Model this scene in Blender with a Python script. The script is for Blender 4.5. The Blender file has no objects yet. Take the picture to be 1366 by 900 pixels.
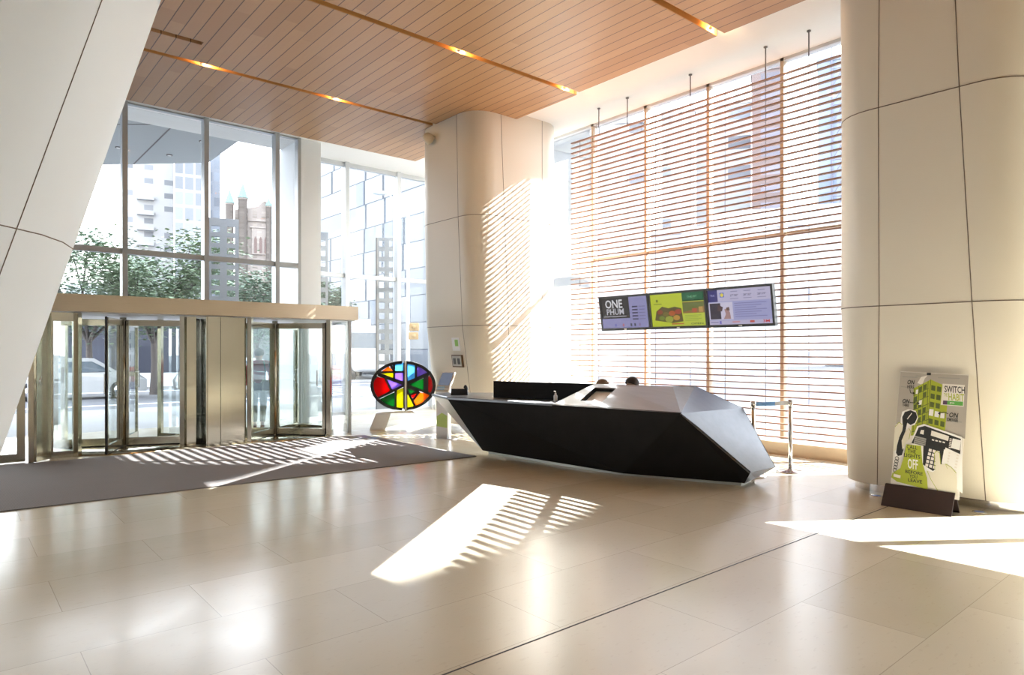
import bpy, bmesh, math, random
from mathutils import Vector, Matrix
random.seed(7)
C = bpy.context.scene.collection
SC = bpy.context.scene
PI = math.pi

# ------------------------------------------------------------------ camera
cam_d = bpy.data.cameras.new('camera'); cam = bpy.data.objects.new('camera', cam_d); C.objects.link(cam)
cam_d.sensor_width = 36; cam_d.lens = 893 / 1366 * 36; cam_d.shift_y = 17 / 1366
cam_d.clip_start = .05; cam_d.clip_end = 2000
cam.location = (0, 0, 1.62)
cam.rotation_euler = (PI / 2, 0, -math.atan2(.6472, .7624))
SC.camera = cam
SC.view_settings.view_transform = 'Standard'
SC.view_settings.look = 'None'
SC.view_settings.gamma = 1
SC.view_settings.use_curve_mapping = False
SC.view_settings.exposure = EXPOSURE = 1.88
SC.cycles.use_denoising = True
SC.cycles.max_bounces = 10
SC.cycles.transparent_max_bounces = 24
SC.cycles.sample_clamp_indirect = 6
SC.cycles.caustics_reflective = False
SC.cycles.caustics_refractive = False

# ------------------------------------------------------------------ materials
def nodes(name):
    m = bpy.data.materials.new(name); m.use_nodes = True
    nt = m.node_tree
    return m, nt, nt.nodes['Principled BSDF'], nt.nodes['Material Output']

def setc(b, col, rough=.5, metal=0., spec=.5):
    b.inputs['Base Color'].default_value = (*col, 1)
    b.inputs['Roughness'].default_value = rough
    b.inputs['Metallic'].default_value = metal
    b.inputs['Specular IOR Level'].default_value = spec

def mat(name, col, rough=.5, metal=0., spec=.5, noise=.06, scale=8, stretch=(1, 1, 1)):
    """plain procedural material with a faint mottling"""
    m, nt, b, o = nodes(name); setc(b, col, rough, metal, spec)
    if noise:
        tc = nt.nodes.new('ShaderNodeTexCoord'); mp = nt.nodes.new('ShaderNodeMapping')
        n = nt.nodes.new('ShaderNodeTexNoise'); n.inputs['Scale'].default_value = scale; n.inputs['Detail'].default_value = 4
        mp.inputs['Scale'].default_value = stretch
        mx = nt.nodes.new('ShaderNodeMix'); mx.data_type = 'RGBA'
        mx.inputs[6].default_value = (*[c * (1 - noise) for c in col], 1)
        mx.inputs[7].default_value = (*[min(1, c * (1 + noise)) for c in col], 1)
        nt.links.new(tc.outputs['Object'], mp.inputs['Vector']); nt.links.new(mp.outputs[0], n.inputs['Vector'])
        nt.links.new(n.outputs['Fac'], mx.inputs[0]); nt.links.new(mx.outputs[2], b.inputs['Base Color'])
    return m

def glass(name, tint=(.97, 1, .99), refl=.6):
    m, nt, b, o = nodes(name); nt.nodes.remove(b)
    t = nt.nodes.new('ShaderNodeBsdfTransparent'); t.inputs[0].default_value = (*tint, 1)
    g = nt.nodes.new('ShaderNodeBsdfGlossy'); g.inputs['Roughness'].default_value = .01
    f = nt.nodes.new('ShaderNodeFresnel'); f.inputs['IOR'].default_value = 1.45
    mu = nt.nodes.new('ShaderNodeMath'); mu.operation = 'MULTIPLY'; mu.inputs[1].default_value = refl
    mx = nt.nodes.new('ShaderNodeMixShader')
    nt.links.new(f.outputs[0], mu.inputs[0]); nt.links.new(mu.outputs[0], mx.inputs[0])
    nt.links.new(t.outputs[0], mx.inputs[1]); nt.links.new(g.outputs[0], mx.inputs[2])
    nt.links.new(mx.outputs[0], o.inputs[0])
    return m

def emit(name, col, s=1.):
    m, nt, b, o = nodes(name); setc(b, (.02, .02, .02), .3)
    b.inputs['Emission Color'].default_value = (*col, 1); b.inputs['Emission Strength'].default_value = s
    return m

class NT:
    """tiny math-node helper"""
    def __init__(s, nt): s.nt = nt
    def m(s, op, a, b=0., c=0.):
        n = s.nt.nodes.new('ShaderNodeMath'); n.operation = op
        for i, v in enumerate((a, b, c)):
            if isinstance(v, (int, float)): n.inputs[i].default_value = v
            else: s.nt.links.new(v, n.inputs[i])
        return n.outputs[0]
    def mix(s, f, a, b):
        n = s.nt.nodes.new('ShaderNodeMix'); n.data_type = 'RGBA'
        if isinstance(f, (int, float)): n.inputs[0].default_value = f
        else: s.nt.links.new(f, n.inputs[0])
        for i, v in ((6, a), (7, b)):
            if isinstance(v, tuple): n.inputs[i].default_value = (*v, 1)
            else: s.nt.links.new(v, n.inputs[i])
        return n.outputs[2]
    def noise(s, vec, scale, detail=3, sc=(1, 1, 1)):
        mp = s.nt.nodes.new('ShaderNodeMapping'); mp.inputs['Scale'].default_value = sc
        s.nt.links.new(vec, mp.inputs['Vector'])
        n = s.nt.nodes.new('ShaderNodeTexNoise'); n.inputs['Scale'].default_value = scale; n.inputs['Detail'].default_value = detail
        s.nt.links.new(mp.outputs[0], n.inputs['Vector']); return n.outputs['Fac']
    def white(s, a, b):
        cx = s.nt.nodes.new('ShaderNodeCombineXYZ'); s.nt.links.new(a, cx.inputs[0]); s.nt.links.new(b, cx.inputs[1])
        w = s.nt.nodes.new('ShaderNodeTexWhiteNoise'); w.noise_dimensions = '2D'; s.nt.links.new(cx.outputs[0], w.inputs['Vector'])
        return w.outputs['Value']
    def xyz(s):
        g = s.nt.nodes.new('ShaderNodeNewGeometry'); x = s.nt.nodes.new('ShaderNodeSeparateXYZ')
        s.nt.links.new(g.outputs['Position'], x.inputs[0]); return g.outputs['Position'], x.outputs[0], x.outputs[1], x.outputs[2]

def floor_material():
    m, nt, b, o = nodes('beige_limestone_tiles'); k = NT(nt); pos, x, y, z = k.xyz()
    row = k.m('DIVIDE', k.m('SUBTRACT', y, 1.36), .721)
    ri = k.m('FLOOR', row); rf = k.m('FRACT', row)
    odd = k.m('MODULO', k.m('ADD', ri, 100), 2.)
    col = k.m('ADD', k.m('DIVIDE', k.m('SUBTRACT', x, 1.29), 1.46), k.m('MULTIPLY', odd, .5))
    ci = k.m('FLOOR', col); cf = k.m('FRACT', col)
    jl = k.m('LESS_THAN', k.m('MULTIPLY', k.m('MINIMUM', rf, k.m('SUBTRACT', 1, rf)), .721), .0022)
    jc = k.m('LESS_THAN', k.m('MULTIPLY', k.m('MINIMUM', cf, k.m('SUBTRACT', 1, cf)), 1.46), .0022)
    j = k.m('MAXIMUM', jl, jc)
    w = k.white(ci, ri)
    base = k.mix(w, (.60, .535, .40), (.69, .625, .49))
    n1 = k.noise(pos, 1.6, 6, (1, 2.2, 1)); n2 = k.noise(pos, 14, 5, (1, 2.5, 1))
    base = k.mix(k.m('MULTIPLY', n1, .55), base, (.71, .655, .53))
    base = k.mix(k.m('MULTIPLY', k.m('GREATER_THAN', n2, .64), .18), base, (.50, .41, .30))
    base = k.mix(k.m('MULTIPLY', j, .55), base, (.30, .24, .18))
    nt.links.new(base, b.inputs['Base Color'])
    r = k.m('ADD', .13, k.m('MULTIPLY', k.noise(pos, 3.0, 3), .12))
    nt.links.new(k.m('ADD', r, k.m('MULTIPLY', w, .03)), b.inputs['Roughness'])
    b.inputs['Specular IOR Level'].default_value = .62
    return m

def wood_ceiling():
    m, nt, b, o = nodes('wood_plank_ceiling'); k = NT(nt); pos, x, y, z = k.xyz()
    p = k.m('DIVIDE', x, .2); pi_ = k.m('FLOOR', p); pf = k.m('FRACT', p)
    seam = k.m('LESS_THAN', k.m('MINIMUM', pf, k.m('SUBTRACT', 1, pf)), .035)
    bay = k.m('FLOOR', k.m('DIVIDE', k.m('ADD', y, k.m('MULTIPLY', k.white(pi_, pi_), 2.4)), 2.4))
    w = k.white(pi_, bay)
    g = k.noise(pos, 6, 6, (9, .5, 1))
    c = k.mix(w, (.42, .235, .105), (.53, .315, .155))
    c = k.mix(k.m('MULTIPLY', g, .5), c, (.40, .21, .11))
    c = k.mix(k.m('MULTIPLY', seam, .85), c, (.05, .02, .01))
    nt.links.new(c, b.inputs['Base Color']); b.inputs['Roughness'].default_value = .42
    bp = nt.nodes.new('ShaderNodeBump'); bp.inputs['Strength'].default_value = .6; bp.inputs['Distance'].default_value = .004
    nt.links.new(k.m('SUBTRACT', 1, seam), bp.inputs['Height']); nt.links.new(bp.outputs[0], b.inputs['Normal'])
    return m

def brushed(name, col, rough=.28, axis=(60, 60, .6)):
    m, nt, b, o = nodes(name); k = NT(nt); pos, x, y, z = k.xyz()
    n = k.noise(pos, 4, 4, axis)
    b.inputs['Metallic'].default_value = 1
    nt.links.new(k.mix(n, tuple(c * .88 for c in col), tuple(min(1, c * 1.1) for c in col)), b.inputs['Base Color'])
    nt.links.new(k.m('ADD', rough, k.m('MULTIPLY', n, .12)), b.inputs['Roughness'])
    return m

def grid_facade(name, wall, win, px, pz, wx=.6, wz=.6, axis='y', rough=.4, rnd=0., hz0=0.):
    """wall with a regular grid of windows, in world metres"""
    m, nt, b, o = nodes(name); k = NT(nt); pos, x, y, z = k.xyz()
    h = {'x': x, 'y': y, 'd': k.m('ADD', x, y)}[axis]
    a = k.m('DIVIDE', h, px); c = k.m('DIVIDE', k.m('ADD', z, hz0), pz)
    ia, ic = k.m('FLOOR', a), k.m('FLOOR', c)
    inx = k.m('LESS_THAN', k.m('FRACT', a), wx); inz = k.m('LESS_THAN', k.m('FRACT', c), wz)
    f = k.m('MULTIPLY', inx, inz)
    if rnd: f = k.m('MULTIPLY', f, k.m('GREATER_THAN', k.white(ia, ic), rnd))
    wcol = k.mix(k.white(ic, ia), win, tuple(min(1, v * 1.6 + .02) for v in win))
    nt.links.new(k.mix(f, wall, wcol), b.inputs['Base Color'])
    b.inputs['Roughness'].default_value = rough; b.inputs['Specular IOR Level'].default_value = .3
    return m

M = {}
M['floor'] = floor_material()
M['wood'] = wood_ceiling()
M['white'] = mat('white_plaster', (.86, .85, .83), .7, noise=.01)
M['column'] = mat('cream_column_panels', (.755, .70, .60), .42, noise=.012, scale=1.2)
M['column_grey'] = mat('off_white_column_panels', (.77, .80, .82), .5, noise=.012, scale=1.2)
M['joint'] = mat('dark_panel_joint', (.16, .12, .09), .7, noise=0)
M['steel'] = brushed('brushed_steel', (.60, .56, .46), .11)
M['steel_h'] = brushed('brushed_steel_canopy', (.55, .46, .345), .24, (.4, 60, 60))
M['chrome'] = mat('polished_metal', (.75, .75, .76), .18, 1, noise=.02)
M['mullion'] = mat('grey_aluminium', (.42, .45, .47), .4, .4, noise=.02)
M['mullion_w'] = mat('white_aluminium', (.55, .57, .59), .4, .1, noise=.02)
M['tan'] = mat('tan_mullion', (.50, .40, .29), .5, noise=.03)
M['black'] = mat('black_rubber', (.015, .015, .017), .5, noise=0)
M['glass'] = glass('clear_glass', (.97, .985, .985))
M['glass_g'] = glass('greenish_door_glass', (.965, .99, .985), .35)
M['glass_d'] = glass('smoked_glass', (.25, .25, .24), 1.0)
M['slat'] = mat('wooden_slat', (.34, .175, .11), .5, noise=.15, scale=5, stretch=(3, .3, 3))
M['cord'] = mat('dark_cord', (.16, .14, .14), .6, noise=0)
M['copper'] = mat('bronze_slot_lining', (.62, .34, .12), .45, .3, noise=.06)
M['sill'] = mat('beige_sill_stone', (.66, .55, .40), .5, noise=.05)
M['paint_w'] = mat('white_paint', (.85, .86, .87), .35, noise=.01)
M['plinth'] = mat('pale_plinth', (.55, .56, .52), .4, .3, noise=.03)

def desk_material():  # near-black base for front, screen and back panels
    m, nt, b, o = nodes('near_black_desk'); k = NT(nt); pos, x, y, z = k.xyz()
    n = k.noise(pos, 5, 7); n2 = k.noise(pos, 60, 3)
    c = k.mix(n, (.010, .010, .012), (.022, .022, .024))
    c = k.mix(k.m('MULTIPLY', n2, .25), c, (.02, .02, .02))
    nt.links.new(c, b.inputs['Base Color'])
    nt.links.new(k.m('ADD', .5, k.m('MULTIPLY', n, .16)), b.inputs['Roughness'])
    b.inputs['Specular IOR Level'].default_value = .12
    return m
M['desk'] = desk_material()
M['desk_top'] = mat('brushed_zinc', (.21, .22, .235), .30, .9, noise=.10, scale=5, stretch=(3, .5, 3))

def mat_material():
    m, nt, b, o = nodes('ribbed_entrance_matting'); k = NT(nt); pos, x, y, z = k.xyz()
    n = k.noise(pos, 220, 2); n1 = k.noise(pos, 2, 3)
    rib = k.m('FRACT', k.m('DIVIDE', x, .012))
    c = k.mix(n, (.17, .16, .16), (.30, .28, .28))
    c = k.mix(k.m('MULTIPLY', k.m('LESS_THAN', rib, .3), .35), c, (.10, .10, .10))
    c = k.mix(k.m('MULTIPLY', n1, .3), c, (.30, .27, .26))
    nt.links.new(c, b.inputs['Base Color']); b.inputs['Roughness'].default_value = .95
    return m
M['mat'] = mat_material()

# ------------------------------------------------------------------ mesh building
class MB:
    def __init__(s): s.v = []; s.f = []; s.mi = []; s.mats = []; s.sm = []
    def _m(s, m):
        if m not in s.mats: s.mats.append(m)
        return s.mats.index(m)
    def add(s, vs, fs, m=None, smooth=False, T=None):
        o = len(s.v)
        for v in vs:
            v = Vector(v); s.v.append(tuple(T @ v) if T else tuple(v))
        k = s._m(m) if m else 0
        for f in fs:
            s.f.append([i + o for i in f]); s.mi.append(k); s.sm.append(smooth)
        return s
    def box(s, a, b, m=None, T=None):
        x0, y0, z0 = a; x1, y1, z1 = b
        if x0 > x1: x0, x1 = x1, x0
        if y0 > y1: y0, y1 = y1, y0
        if z0 > z1: z0, z1 = z1, z0
        vs = [(x0,y0,z0),(x1,y0,z0),(x1,y1,z0),(x0,y1,z0),(x0,y0,z1),(x1,y0,z1),(x1,y1,z1),(x0,y1,z1)]
        return s.add(vs, [(0,3,2,1),(4,5,6,7),(0,1,5,4),(1,2,6,5),(2,3,7,6),(3,0,4,7)], m, False, T)
    def prism(s, poly, z0, z1, m=None, T=None):
        """poly = list of (x,y); extruded in z"""
        ar = sum(poly[i][0]*poly[(i+1)%len(poly)][1] - poly[(i+1)%len(poly)][0]*poly[i][1] for i in range(len(poly)))
        if ar < 0: poly = poly[::-1]
        n = len(poly)
        vs = [(x, y, z0) for x, y in poly] + [(x, y, z1) for x, y in poly]
        fs = [tuple(range(n))[::-1], tuple(range(n, 2*n))] + [(i, (i+1) % n, n+(i+1) % n, n+i) for i in range(n)]
        return s.add(vs, fs, m, False, T)
    def tube(s, pts, r, m=None, n=10, smooth=True, T=None, caps=True):
        pts = [Vector(p) for p in pts]; rs = r if isinstance(r, (list, tuple)) else [r] * len(pts)
        vs = []; prev = None
        for i, p in enumerate(pts):
            d = (pts[min(i+1, len(pts)-1)] - pts[max(i-1, 0)]).normalized()
            if prev is None: prev = Vector((0, 0, 1)) if abs(d.z) < .9 else Vector((1, 0, 0))
            a = d.cross(prev).normalized(); b = a.cross(d).normalized(); prev = b
            for k in range(n):
                t = 2*PI*k/n; vs.append(p + a*math.cos(t)*rs[i] + b*math.sin(t)*rs[i])
        fs = []
        for i in range(len(pts)-1):
            for k in range(n):
                fs.append((i*n+k, (i+1)*n+k, (i+1)*n+(k+1) % n, i*n+(k+1) % n))
        s.add(vs, fs, m, smooth, T)
        if caps:
            s.add(vs[:n], [tuple(range(n))], m, False, T); s.add(vs[-n:], [tuple(range(n))[::-1]], m, False, T)
        return s
    def lathe(s, prof, m=None, n=24, c=(0, 0, 0), T=None, smooth=True):
        vs = []
        for r, z in prof:
            for k in range(n):
                t = 2*PI*k/n; vs.append((c[0]+r*math.cos(t), c[1]+r*math.sin(t), c[2]+z))
        fs = []
        for i in range(len(prof)-1):
            for k in range(n): fs.append((i*n+k, i*n+(k+1) % n, (i+1)*n+(k+1) % n, (i+1)*n+k))
        fs.append(tuple(range(n))[::-1]); fs.append(tuple((len(prof)-1)*n + k for k in range(n)))
        return s.add(vs, fs, m, smooth, T)
    def ball(s, c, r, m=None, nu=14, nv=9, T=None):
        rx, ry, rz = r if isinstance(r, tuple) else (r, r, r)
        vs = []; fs = []
        for i in range(nv+1):
            p = PI*i/nv
            for k in range(nu):
                t = 2*PI*k/nu; vs.append((c[0]+rx*math.sin(p)*math.cos(t), c[1]+ry*math.sin(p)*math.sin(t), c[2]-rz*math.cos(p)))
        for i in range(nv):
            for k in range(nu): fs.append((i*nu+k, i*nu+(k+1) % nu, (i+1)*nu+(k+1) % nu, (i+1)*nu+k))
        return s.add(vs, fs, m, True, T)
    def build(s, name, m=None, parent=None, **props):
        me = bpy.data.meshes.new(name); me.from_pydata(s.v, [], s.f)
        ms = s.mats or ([m] if m else [])
        if m and not s.mats: ms = [m]
        for q in ms: me.materials.append(q)
        if s.mats: me.polygons.foreach_set('material_index', s.mi)
        me.polygons.foreach_set('use_smooth', s.sm)
        me.validate(); me.update()
        o = bpy.data.objects.new(name, me); C.objects.link(o)
        if parent:
            o.parent = parent
        for a, b in props.items(): o[a] = b
        return o

def thing(name, label, cat, loc=(0, 0, 0), rz=0, group=None):
    o = bpy.data.objects.new(name, None); C.objects.link(o)
    o.location = loc; o.rotation_euler = (0, 0, rz); o.empty_display_size = .1
    o['label'] = label; o['category'] = cat
    if group: o['group'] = group
    return o
def tag(o, label, cat, group=None):
    o['label'] = label; o['category'] = cat
    if group: o['group'] = group
    return o
def local(o):
    """transform from world into the frame of an Empty"""
    return (Matrix.Translation(o.location) @ Matrix.Rotation(o.rotation_euler.z, 4, 'Z')).inverted()
def smooth_edges(o, w=.004, seg=2):
    b = o.modifiers.new('bevel', 'BEVEL'); b.width = w; b.segments = seg; b.limit_method = 'ANGLE'; b.angle_limit = math.radians(40)
    return o
FONT_CACHE = {}
def text_geo(txt, size):
    key = txt
    if key not in FONT_CACHE:
        cu = bpy.data.curves.new('t', 'FONT'); cu.body = txt; cu.size = 1; cu.offset = .018; cu.align_x = 'LEFT'; cu.resolution_u = 2
        ob = bpy.data.objects.new('t', cu); C.objects.link(ob)
        dg = bpy.context.evaluated_depsgraph_get(); me = bpy.data.meshes.new_from_object(ob.evaluated_get(dg))
        vs = [v.co.copy() for v in me.vertices]; fs = [tuple(p.vertices) for p in me.polygons]
        bpy.data.objects.remove(ob); bpy.data.curves.remove(cu); bpy.data.meshes.remove(me)
        x0 = min(v.x for v in vs); x1 = max(v.x for v in vs); y0 = min(v.y for v in vs); y1 = max(v.y for v in vs)
        FONT_CACHE[key] = ([((v.x-x0)/(x1-x0), (v.y-y0)/(y1-y0)) for v in vs], fs)
    return FONT_CACHE[key]

def ray(px, D, z=None, py=None):
    """point at horizontal depth D along the sight line through column px"""
    a = (px - 683) / 893
    return Vector(((.7624*a + .6472)*D, (-.6472*a + .7624)*D, z if z is not None else 1.62 + D*(467-py)/893))

# ------------------------------------------------------------------ room shell
H = 6.32; HW = 6.20
def struct(name, mb, m=None, parent=None):
    o = mb.build(name, m, parent)
    if parent is None: o['kind'] = 'structure'
    return o
struct('floor', MB().box((-8, -9, -.3), (10.28, 15.5, 0)), M['floor'])
struct('trim_1', MB().box((-8, 2.765, -.01), (7.9, 2.775, .0015)), M['black'])
struct('ceiling', MB().box((-8, -9, H), (10.28, 15.5, H+.3)), M['white'])

# timber ceiling bays, separated by lighting slots
bays = [(11.46, 13.9, 8.72), (8.41, 11.34, 8.66), (5.51, 8.29, 8.60), (2.62, 5.39, 8.60), (-.3, 2.50, 8.60), (-3.2, -.42, 8.60)]
for i, (v0, v1, ue) in enumerate(bays):
    b = MB()
    if i == 1:
        b.box((-7.9, 10.68, HW), (2.95, v1, H-.005)); b.box((-7.9, v0, HW), (2.95, 10.56, H-.005)); b.box((2.95, v0, HW), (ue, v1, H-.005))
    else: b.box((-7.9, v0, HW), (ue, v1, H-.005))
    o = struct('ceiling', b, M['wood'])
slots = [11.40, 8.35, 5.45, 2.56, -.36]
for i, v in enumerate(slots):
    struct('trim_%d' % (i+2), MB().box((-7.9, v-.058, H-.028), (8.5, v+.058, H-.003)).box((-7.9, v-.06, HW+.004), (8.5, v-.052, H-.004)).box((-7.9, v+.052, HW+.004), (8.5, v+.06, H-.004)), M['copper'])
struct('trim_7', MB().box((-7.9, 10.57, H-.028), (2.94, 10.67, H-.006)), M['copper'])

# off-camera walls: unseen, kept solid to hold back fill light
struct('wall_left', MB().box((-8.3, -9, 0), (-8, 15.5, H)), M['white'])
struct('wall_back', MB().box((-8, -9.3, 0), (10.28, -9, H)), M['white'])

# window wall on the right (plane u=10.28)
UW = 10.28
w = MB()
w.box((UW, -9, 3.55), (UW+.25, .9, H)); w.box((UW, -9, 0), (UW+.25, -4.2, 3.55))  # unseen header over the low window, put in to cut the sun beam
struct('wall_right', w, M['white'])
def window(idx, frame_builder, fm, panes):
    r = frame_builder.build('window_%d' % idx, fm); r['kind'] = 'structure'
    for p in panes: p[0].build('pane', p[1], r)
    return r
mull_v = [4.02, 5.4, 6.77, 8.15, 9.53, 10.91, 12.3, 13.68, 15.1]
b = MB()
for v in mull_v + [2.64, 1.26, .78, -.9]:
    b.box((UW-.0, v-.03, .14), (UW+.12, v+.03, H if v > .9 else 3.55), M['tan'])
b.box((UW-.01, -4.2, 0), (UW+.14, 15.5, .14), M['mullion_w'])
b.box((UW, 9.56, 3.44), (UW+.14, 15.5, 3.54), M['mullion_w'])
b.box((UW+.02, .9, 3.485), (UW+.10, 9.5, 3.52), M['tan']); b.box((UW, .9, H-.05), (UW+.14, 15.5, H), M['mullion_w'])
panes = []
vs_ = [-4.2, .9] + mull_v[0:]
for p, q in zip(vs_[:-1], vs_[1:]):
    panes.append((MB().box((UW+.06, p+.04, .14), (UW+.07, q-.04, 3.44)), M['glass']))
    if p >= .9: panes.append((MB().box((UW+.06, p+.04, 3.54), (UW+.07, q-.04, H-.06)), M['glass']))
window(1, b, M['tan'], panes)
struct('trim_8', MB().box((9.9, 3.9, 0), (UW-.02, 9.6, .17)).box((9.87, 3.9, .17), (UW-.02, 9.6, .20)), M['sill'])

# left part of the entrance facade (plane v=14.4), above and behind the revolving doors
VL = 14.4; VR = 15.5
b = MB()
for u in [-3.2, -1.75, -.3, 1.15, 2.6, 4.05, 5.5]:
    b.box((u-.045, VL-.1, 2.4), (u+.045, VL+.12, H))
    b.box((u-.03, VL-.05, 0), (u+.03, VL+.07, 2.4))
b.box((5.97, VL-.06, 0), (6.04, VL+.12, H))
b.box((-8, VL-.05, 3.44), (6.0, VL+.08, 3.54)); b.box((-8, VL-.05, 2.2), (6.0, VL+.08, 2.42)); b.box((-8, VL-.02, H-.03), (6.0, VL+.08, H))
panes = []
us = [-8, -3.2, -1.75, -.3, 1.15, 2.6, 4.05, 5.5, 6.0]
for p, q in zip(us[:-1], us[1:]):
    panes.append((MB().box((p+.04, VL+.02, 3.54), (q-.04, VL+.03, H-.08)), M['glass']))
    panes.append((MB().box((p+.04, VL+.02, 2.42), (q-.04, VL+.03, 3.44)), M['glass']))
window(2, b, M['mullion'], panes)
# white pier between the two facade planes
o = struct('wall_pier', MB().box((6.04, VL-.02, 0), (6.52, VR+.1, H)), mat('white_pier_paint', (.74, .77, .80), .5, noise=.01))
# right part of the facade (plane v=15.5)
b = MB()
for u in [7.68, 9.16]:
    b.box((u-.05, VR-.12, 0), (u+.05, VR+.12, H))
b.box((UW-.08, VR-.1, 0), (UW+.1, VR+.1, H))
b.box((6.5, VR-.04, 3.44), (UW, VR+.08, 3.54)); b.box((6.5, VR-.04, H-.1), (UW, VR+.08, H)); b.box((6.5, VR-.04, 0), (UW, VR+.08, .08))
panes = []
for p, q in ((6.54, 7.63), (7.73, 9.11), (9.21, UW-.08)):
    panes.append((MB().box((p, VR+.02, 3.54), (q, VR+.03, H-.1)), M['glass']))
    panes.append((MB().box((p, VR+.02, .08), (q, VR+.03, 3.44)), M['glass']))
window(3, b, M['mullion_w'], panes)

# ------------------------------------------------------------------ columns
def rrect(u0, u1, v0, v1, r, n=7):
    pts = []
    for (cx, cy, a0) in ((u1-r, v1-r, 0), (u0+r, v1-r, 90), (u0+r, v0+r, 180), (u1-r, v0+r, 270)):
        for k in range(n+1):
            a = math.radians(a0 + 90*k/n); pts.append((cx + r*math.cos(a), cy + r*math.sin(a)))
    return pts
def loft(sections, m, b=None):
    b = b or MB(); n = len(sections[0][1]); vs = []; fs = []
    for z, p in sections: vs += [(x, y, z) for x, y in p]
    for i in range(len(sections)-1):
        for k in range(n): fs.append((i*n+k, i*n+(k+1) % n, (i+1)*n+(k+1) % n, (i+1)*n+k))
    b.add(vs, fs, m, True)
    b.add([(x, y, sections[0][0]) for x, y in sections[0][1]], [tuple(range(n))[::-1]], m)
    b.add([(x, y, sections[-1][0]) for x, y in sections[-1][1]], [tuple(range(n))], m)
    return b
def Fz(z):
    t = [(0, 8.05), (2.1, 7.74), (4.2, 7.64), (6.32, 7.60)]
    for (a, fa), (c, fc) in zip(t[:-1], t[1:]):
        if z <= c: return fa + (fc-fa)*(z-a)/(c-a)
    return 7.6
def column(label_joints, v0, v1, u1, r, seams):
    zs = [.10, 1.1, 2.1, 3.15, 4.22, 5.3, H]
    secs = [(z, rrect(Fz(z), u1, v0(z), v1(z), r)) for z in zs]
    o = struct('column', loft(secs, M['column']))
    jb = MB()
    for z in (2.10, 4.22):
        p = [(x, y, z) for x, y in rrect(Fz(z), u1, v0(z), v1(z), r)]
        jb.tube(p + [p[0]], .0055, M['joint'], 6, caps=False)
    for f in seams:
        jb.tube([f(z) for z in zs], .0045, M['joint'], 6)
    jb.build('panel_joint', None, o)
    pb = MB(); p0 = rrect(Fz(0)+.07, u1-.07, v0(0)+.07, v1(0)-.07, r-.06); pb.prism(p0, 0, .12)
    pb.build('plinth', M['chrome'], o)
    return o
# right column
rv0 = lambda z: 1.62 - .03*(H-z)/H*0 + 0*z
rv1 = lambda z: 3.56 - .10*min(1, z/4.2)
def seamv(tab):
    def f(z):
        for (a, fa), (c, fc) in zip(tab[:-1], tab[1:]):
            if z <= c + 1e-6: v = fa + (fc-fa)*(z-a)/(c-a); break
        else: v = tab[-1][1]
        return (Fz(z), v, z)
    return f
column('r', rv0, rv1, 9.7, .42, [seamv([(0, 2.06), (2.1, 2.10), (4.2, 2.18), (6.32, 2.25)]), seamv([(0, 3.10), (2.1, 2.96), (4.2, 2.93), (6.32, 2.90)])])
# middle column: big soft chamfer towards the room
column('m', lambda z: 10.06, lambda z: 12.1 + .2*(1-z/H), 9.97, .5, [seamv([(0, 10.62), (2.1, 10.62), (4.2, 10.62), (6.32, 10.62)]), lambda z: (8.25+.3*(1-z/H), 10.06, z), lambda z: (9.35, 10.06, z)])
# leaning column on the left, close to the camera
LS = [(-.55, 3.04), (.10, 3.43), (.18, 3.497), (.238, 3.557), (.338, 3.67), (.438, 3.86), (.506, 4.08), (.51, 4.45), (.38, 4.85), (.05, 5.15), (-.5, 5.3), (-1.1, 5.15), (-1.45, 4.7), (-1.5, 4.1), (-1.35, 3.5), (-1.0, 3.12)]
def LSz(z): return [(x + .290*(z-2.14), y) for x, y in LS]
lb = loft([(z, LSz(z)) for z in (0, 2.14, 4.22, H)], M['column_grey'])
lc = struct('column', lb)
jb = MB()
p = [(x, y, 2.14) for x, y in LSz(2.14)]
jb.tube(p + [p[0]], .0028, M['joint'], 6, caps=False)
jb.tube([(LSz(z)[3][0], LSz(z)[3][1], z) for z in (0, 2.14, 4.22, H)], .0028, M['joint'], 6)
jb.build('panel_joint', None, lc)
bpy.context.view_layer.update()

# ------------------------------------------------------------------ slatted blind
bl = thing('slatted_blind', 'tall brown wooden slatted blind hung in front of the window wall', 'blind', (9.7, 6.6, .3))
T = local(bl)
b = MB(); z = .30
while z < 5.82:
    b.box((9.668, 3.55, z-.0095), (9.725, 9.55, z+.0095), None, T); z += .1018
b.build('slats', M['slat'], bl)
for v in (8.82, 8.11, 6.73, 5.36, 4.68):
    MB().tube([(9.70, v, .28), (9.70, v, 5.80)], .005, None, 6, T=T).build('cord', M['cord'], bl)
    MB().tube([(9.70, v, 5.80), (9.70, v, H-.02)], .010, None, 8, T=T).lathe([(.03, 0), (.03, .015)], None, 12, (9.7, v, H-.017), T).build('rod', M['cord'], bl)
for v in (9.3, 7.44, 6.05, 4.1):
    MB().tube([(9.675, v, .28), (9.675, v, 5.82)], .006, None, 6, T=T).build('cord', M['cord'], bl)

# ------------------------------------------------------------------ revolving doors and steel canopy
can = thing('canopy', 'long brushed steel canopy box above the revolving doors', 'canopy', (2.6, 13.2, 2.21))
T = local(can)
MB().box((-3.5, 12.0, 2.21), (6.22, 14.3, 2.475), None, T).build('fascia', M['steel_h'], can)
MB().box((-3.45, 12.05, 2.19), (6.17, 14.28, 2.215), None, T).build('soffit', M['paint_w'], can)

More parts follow.
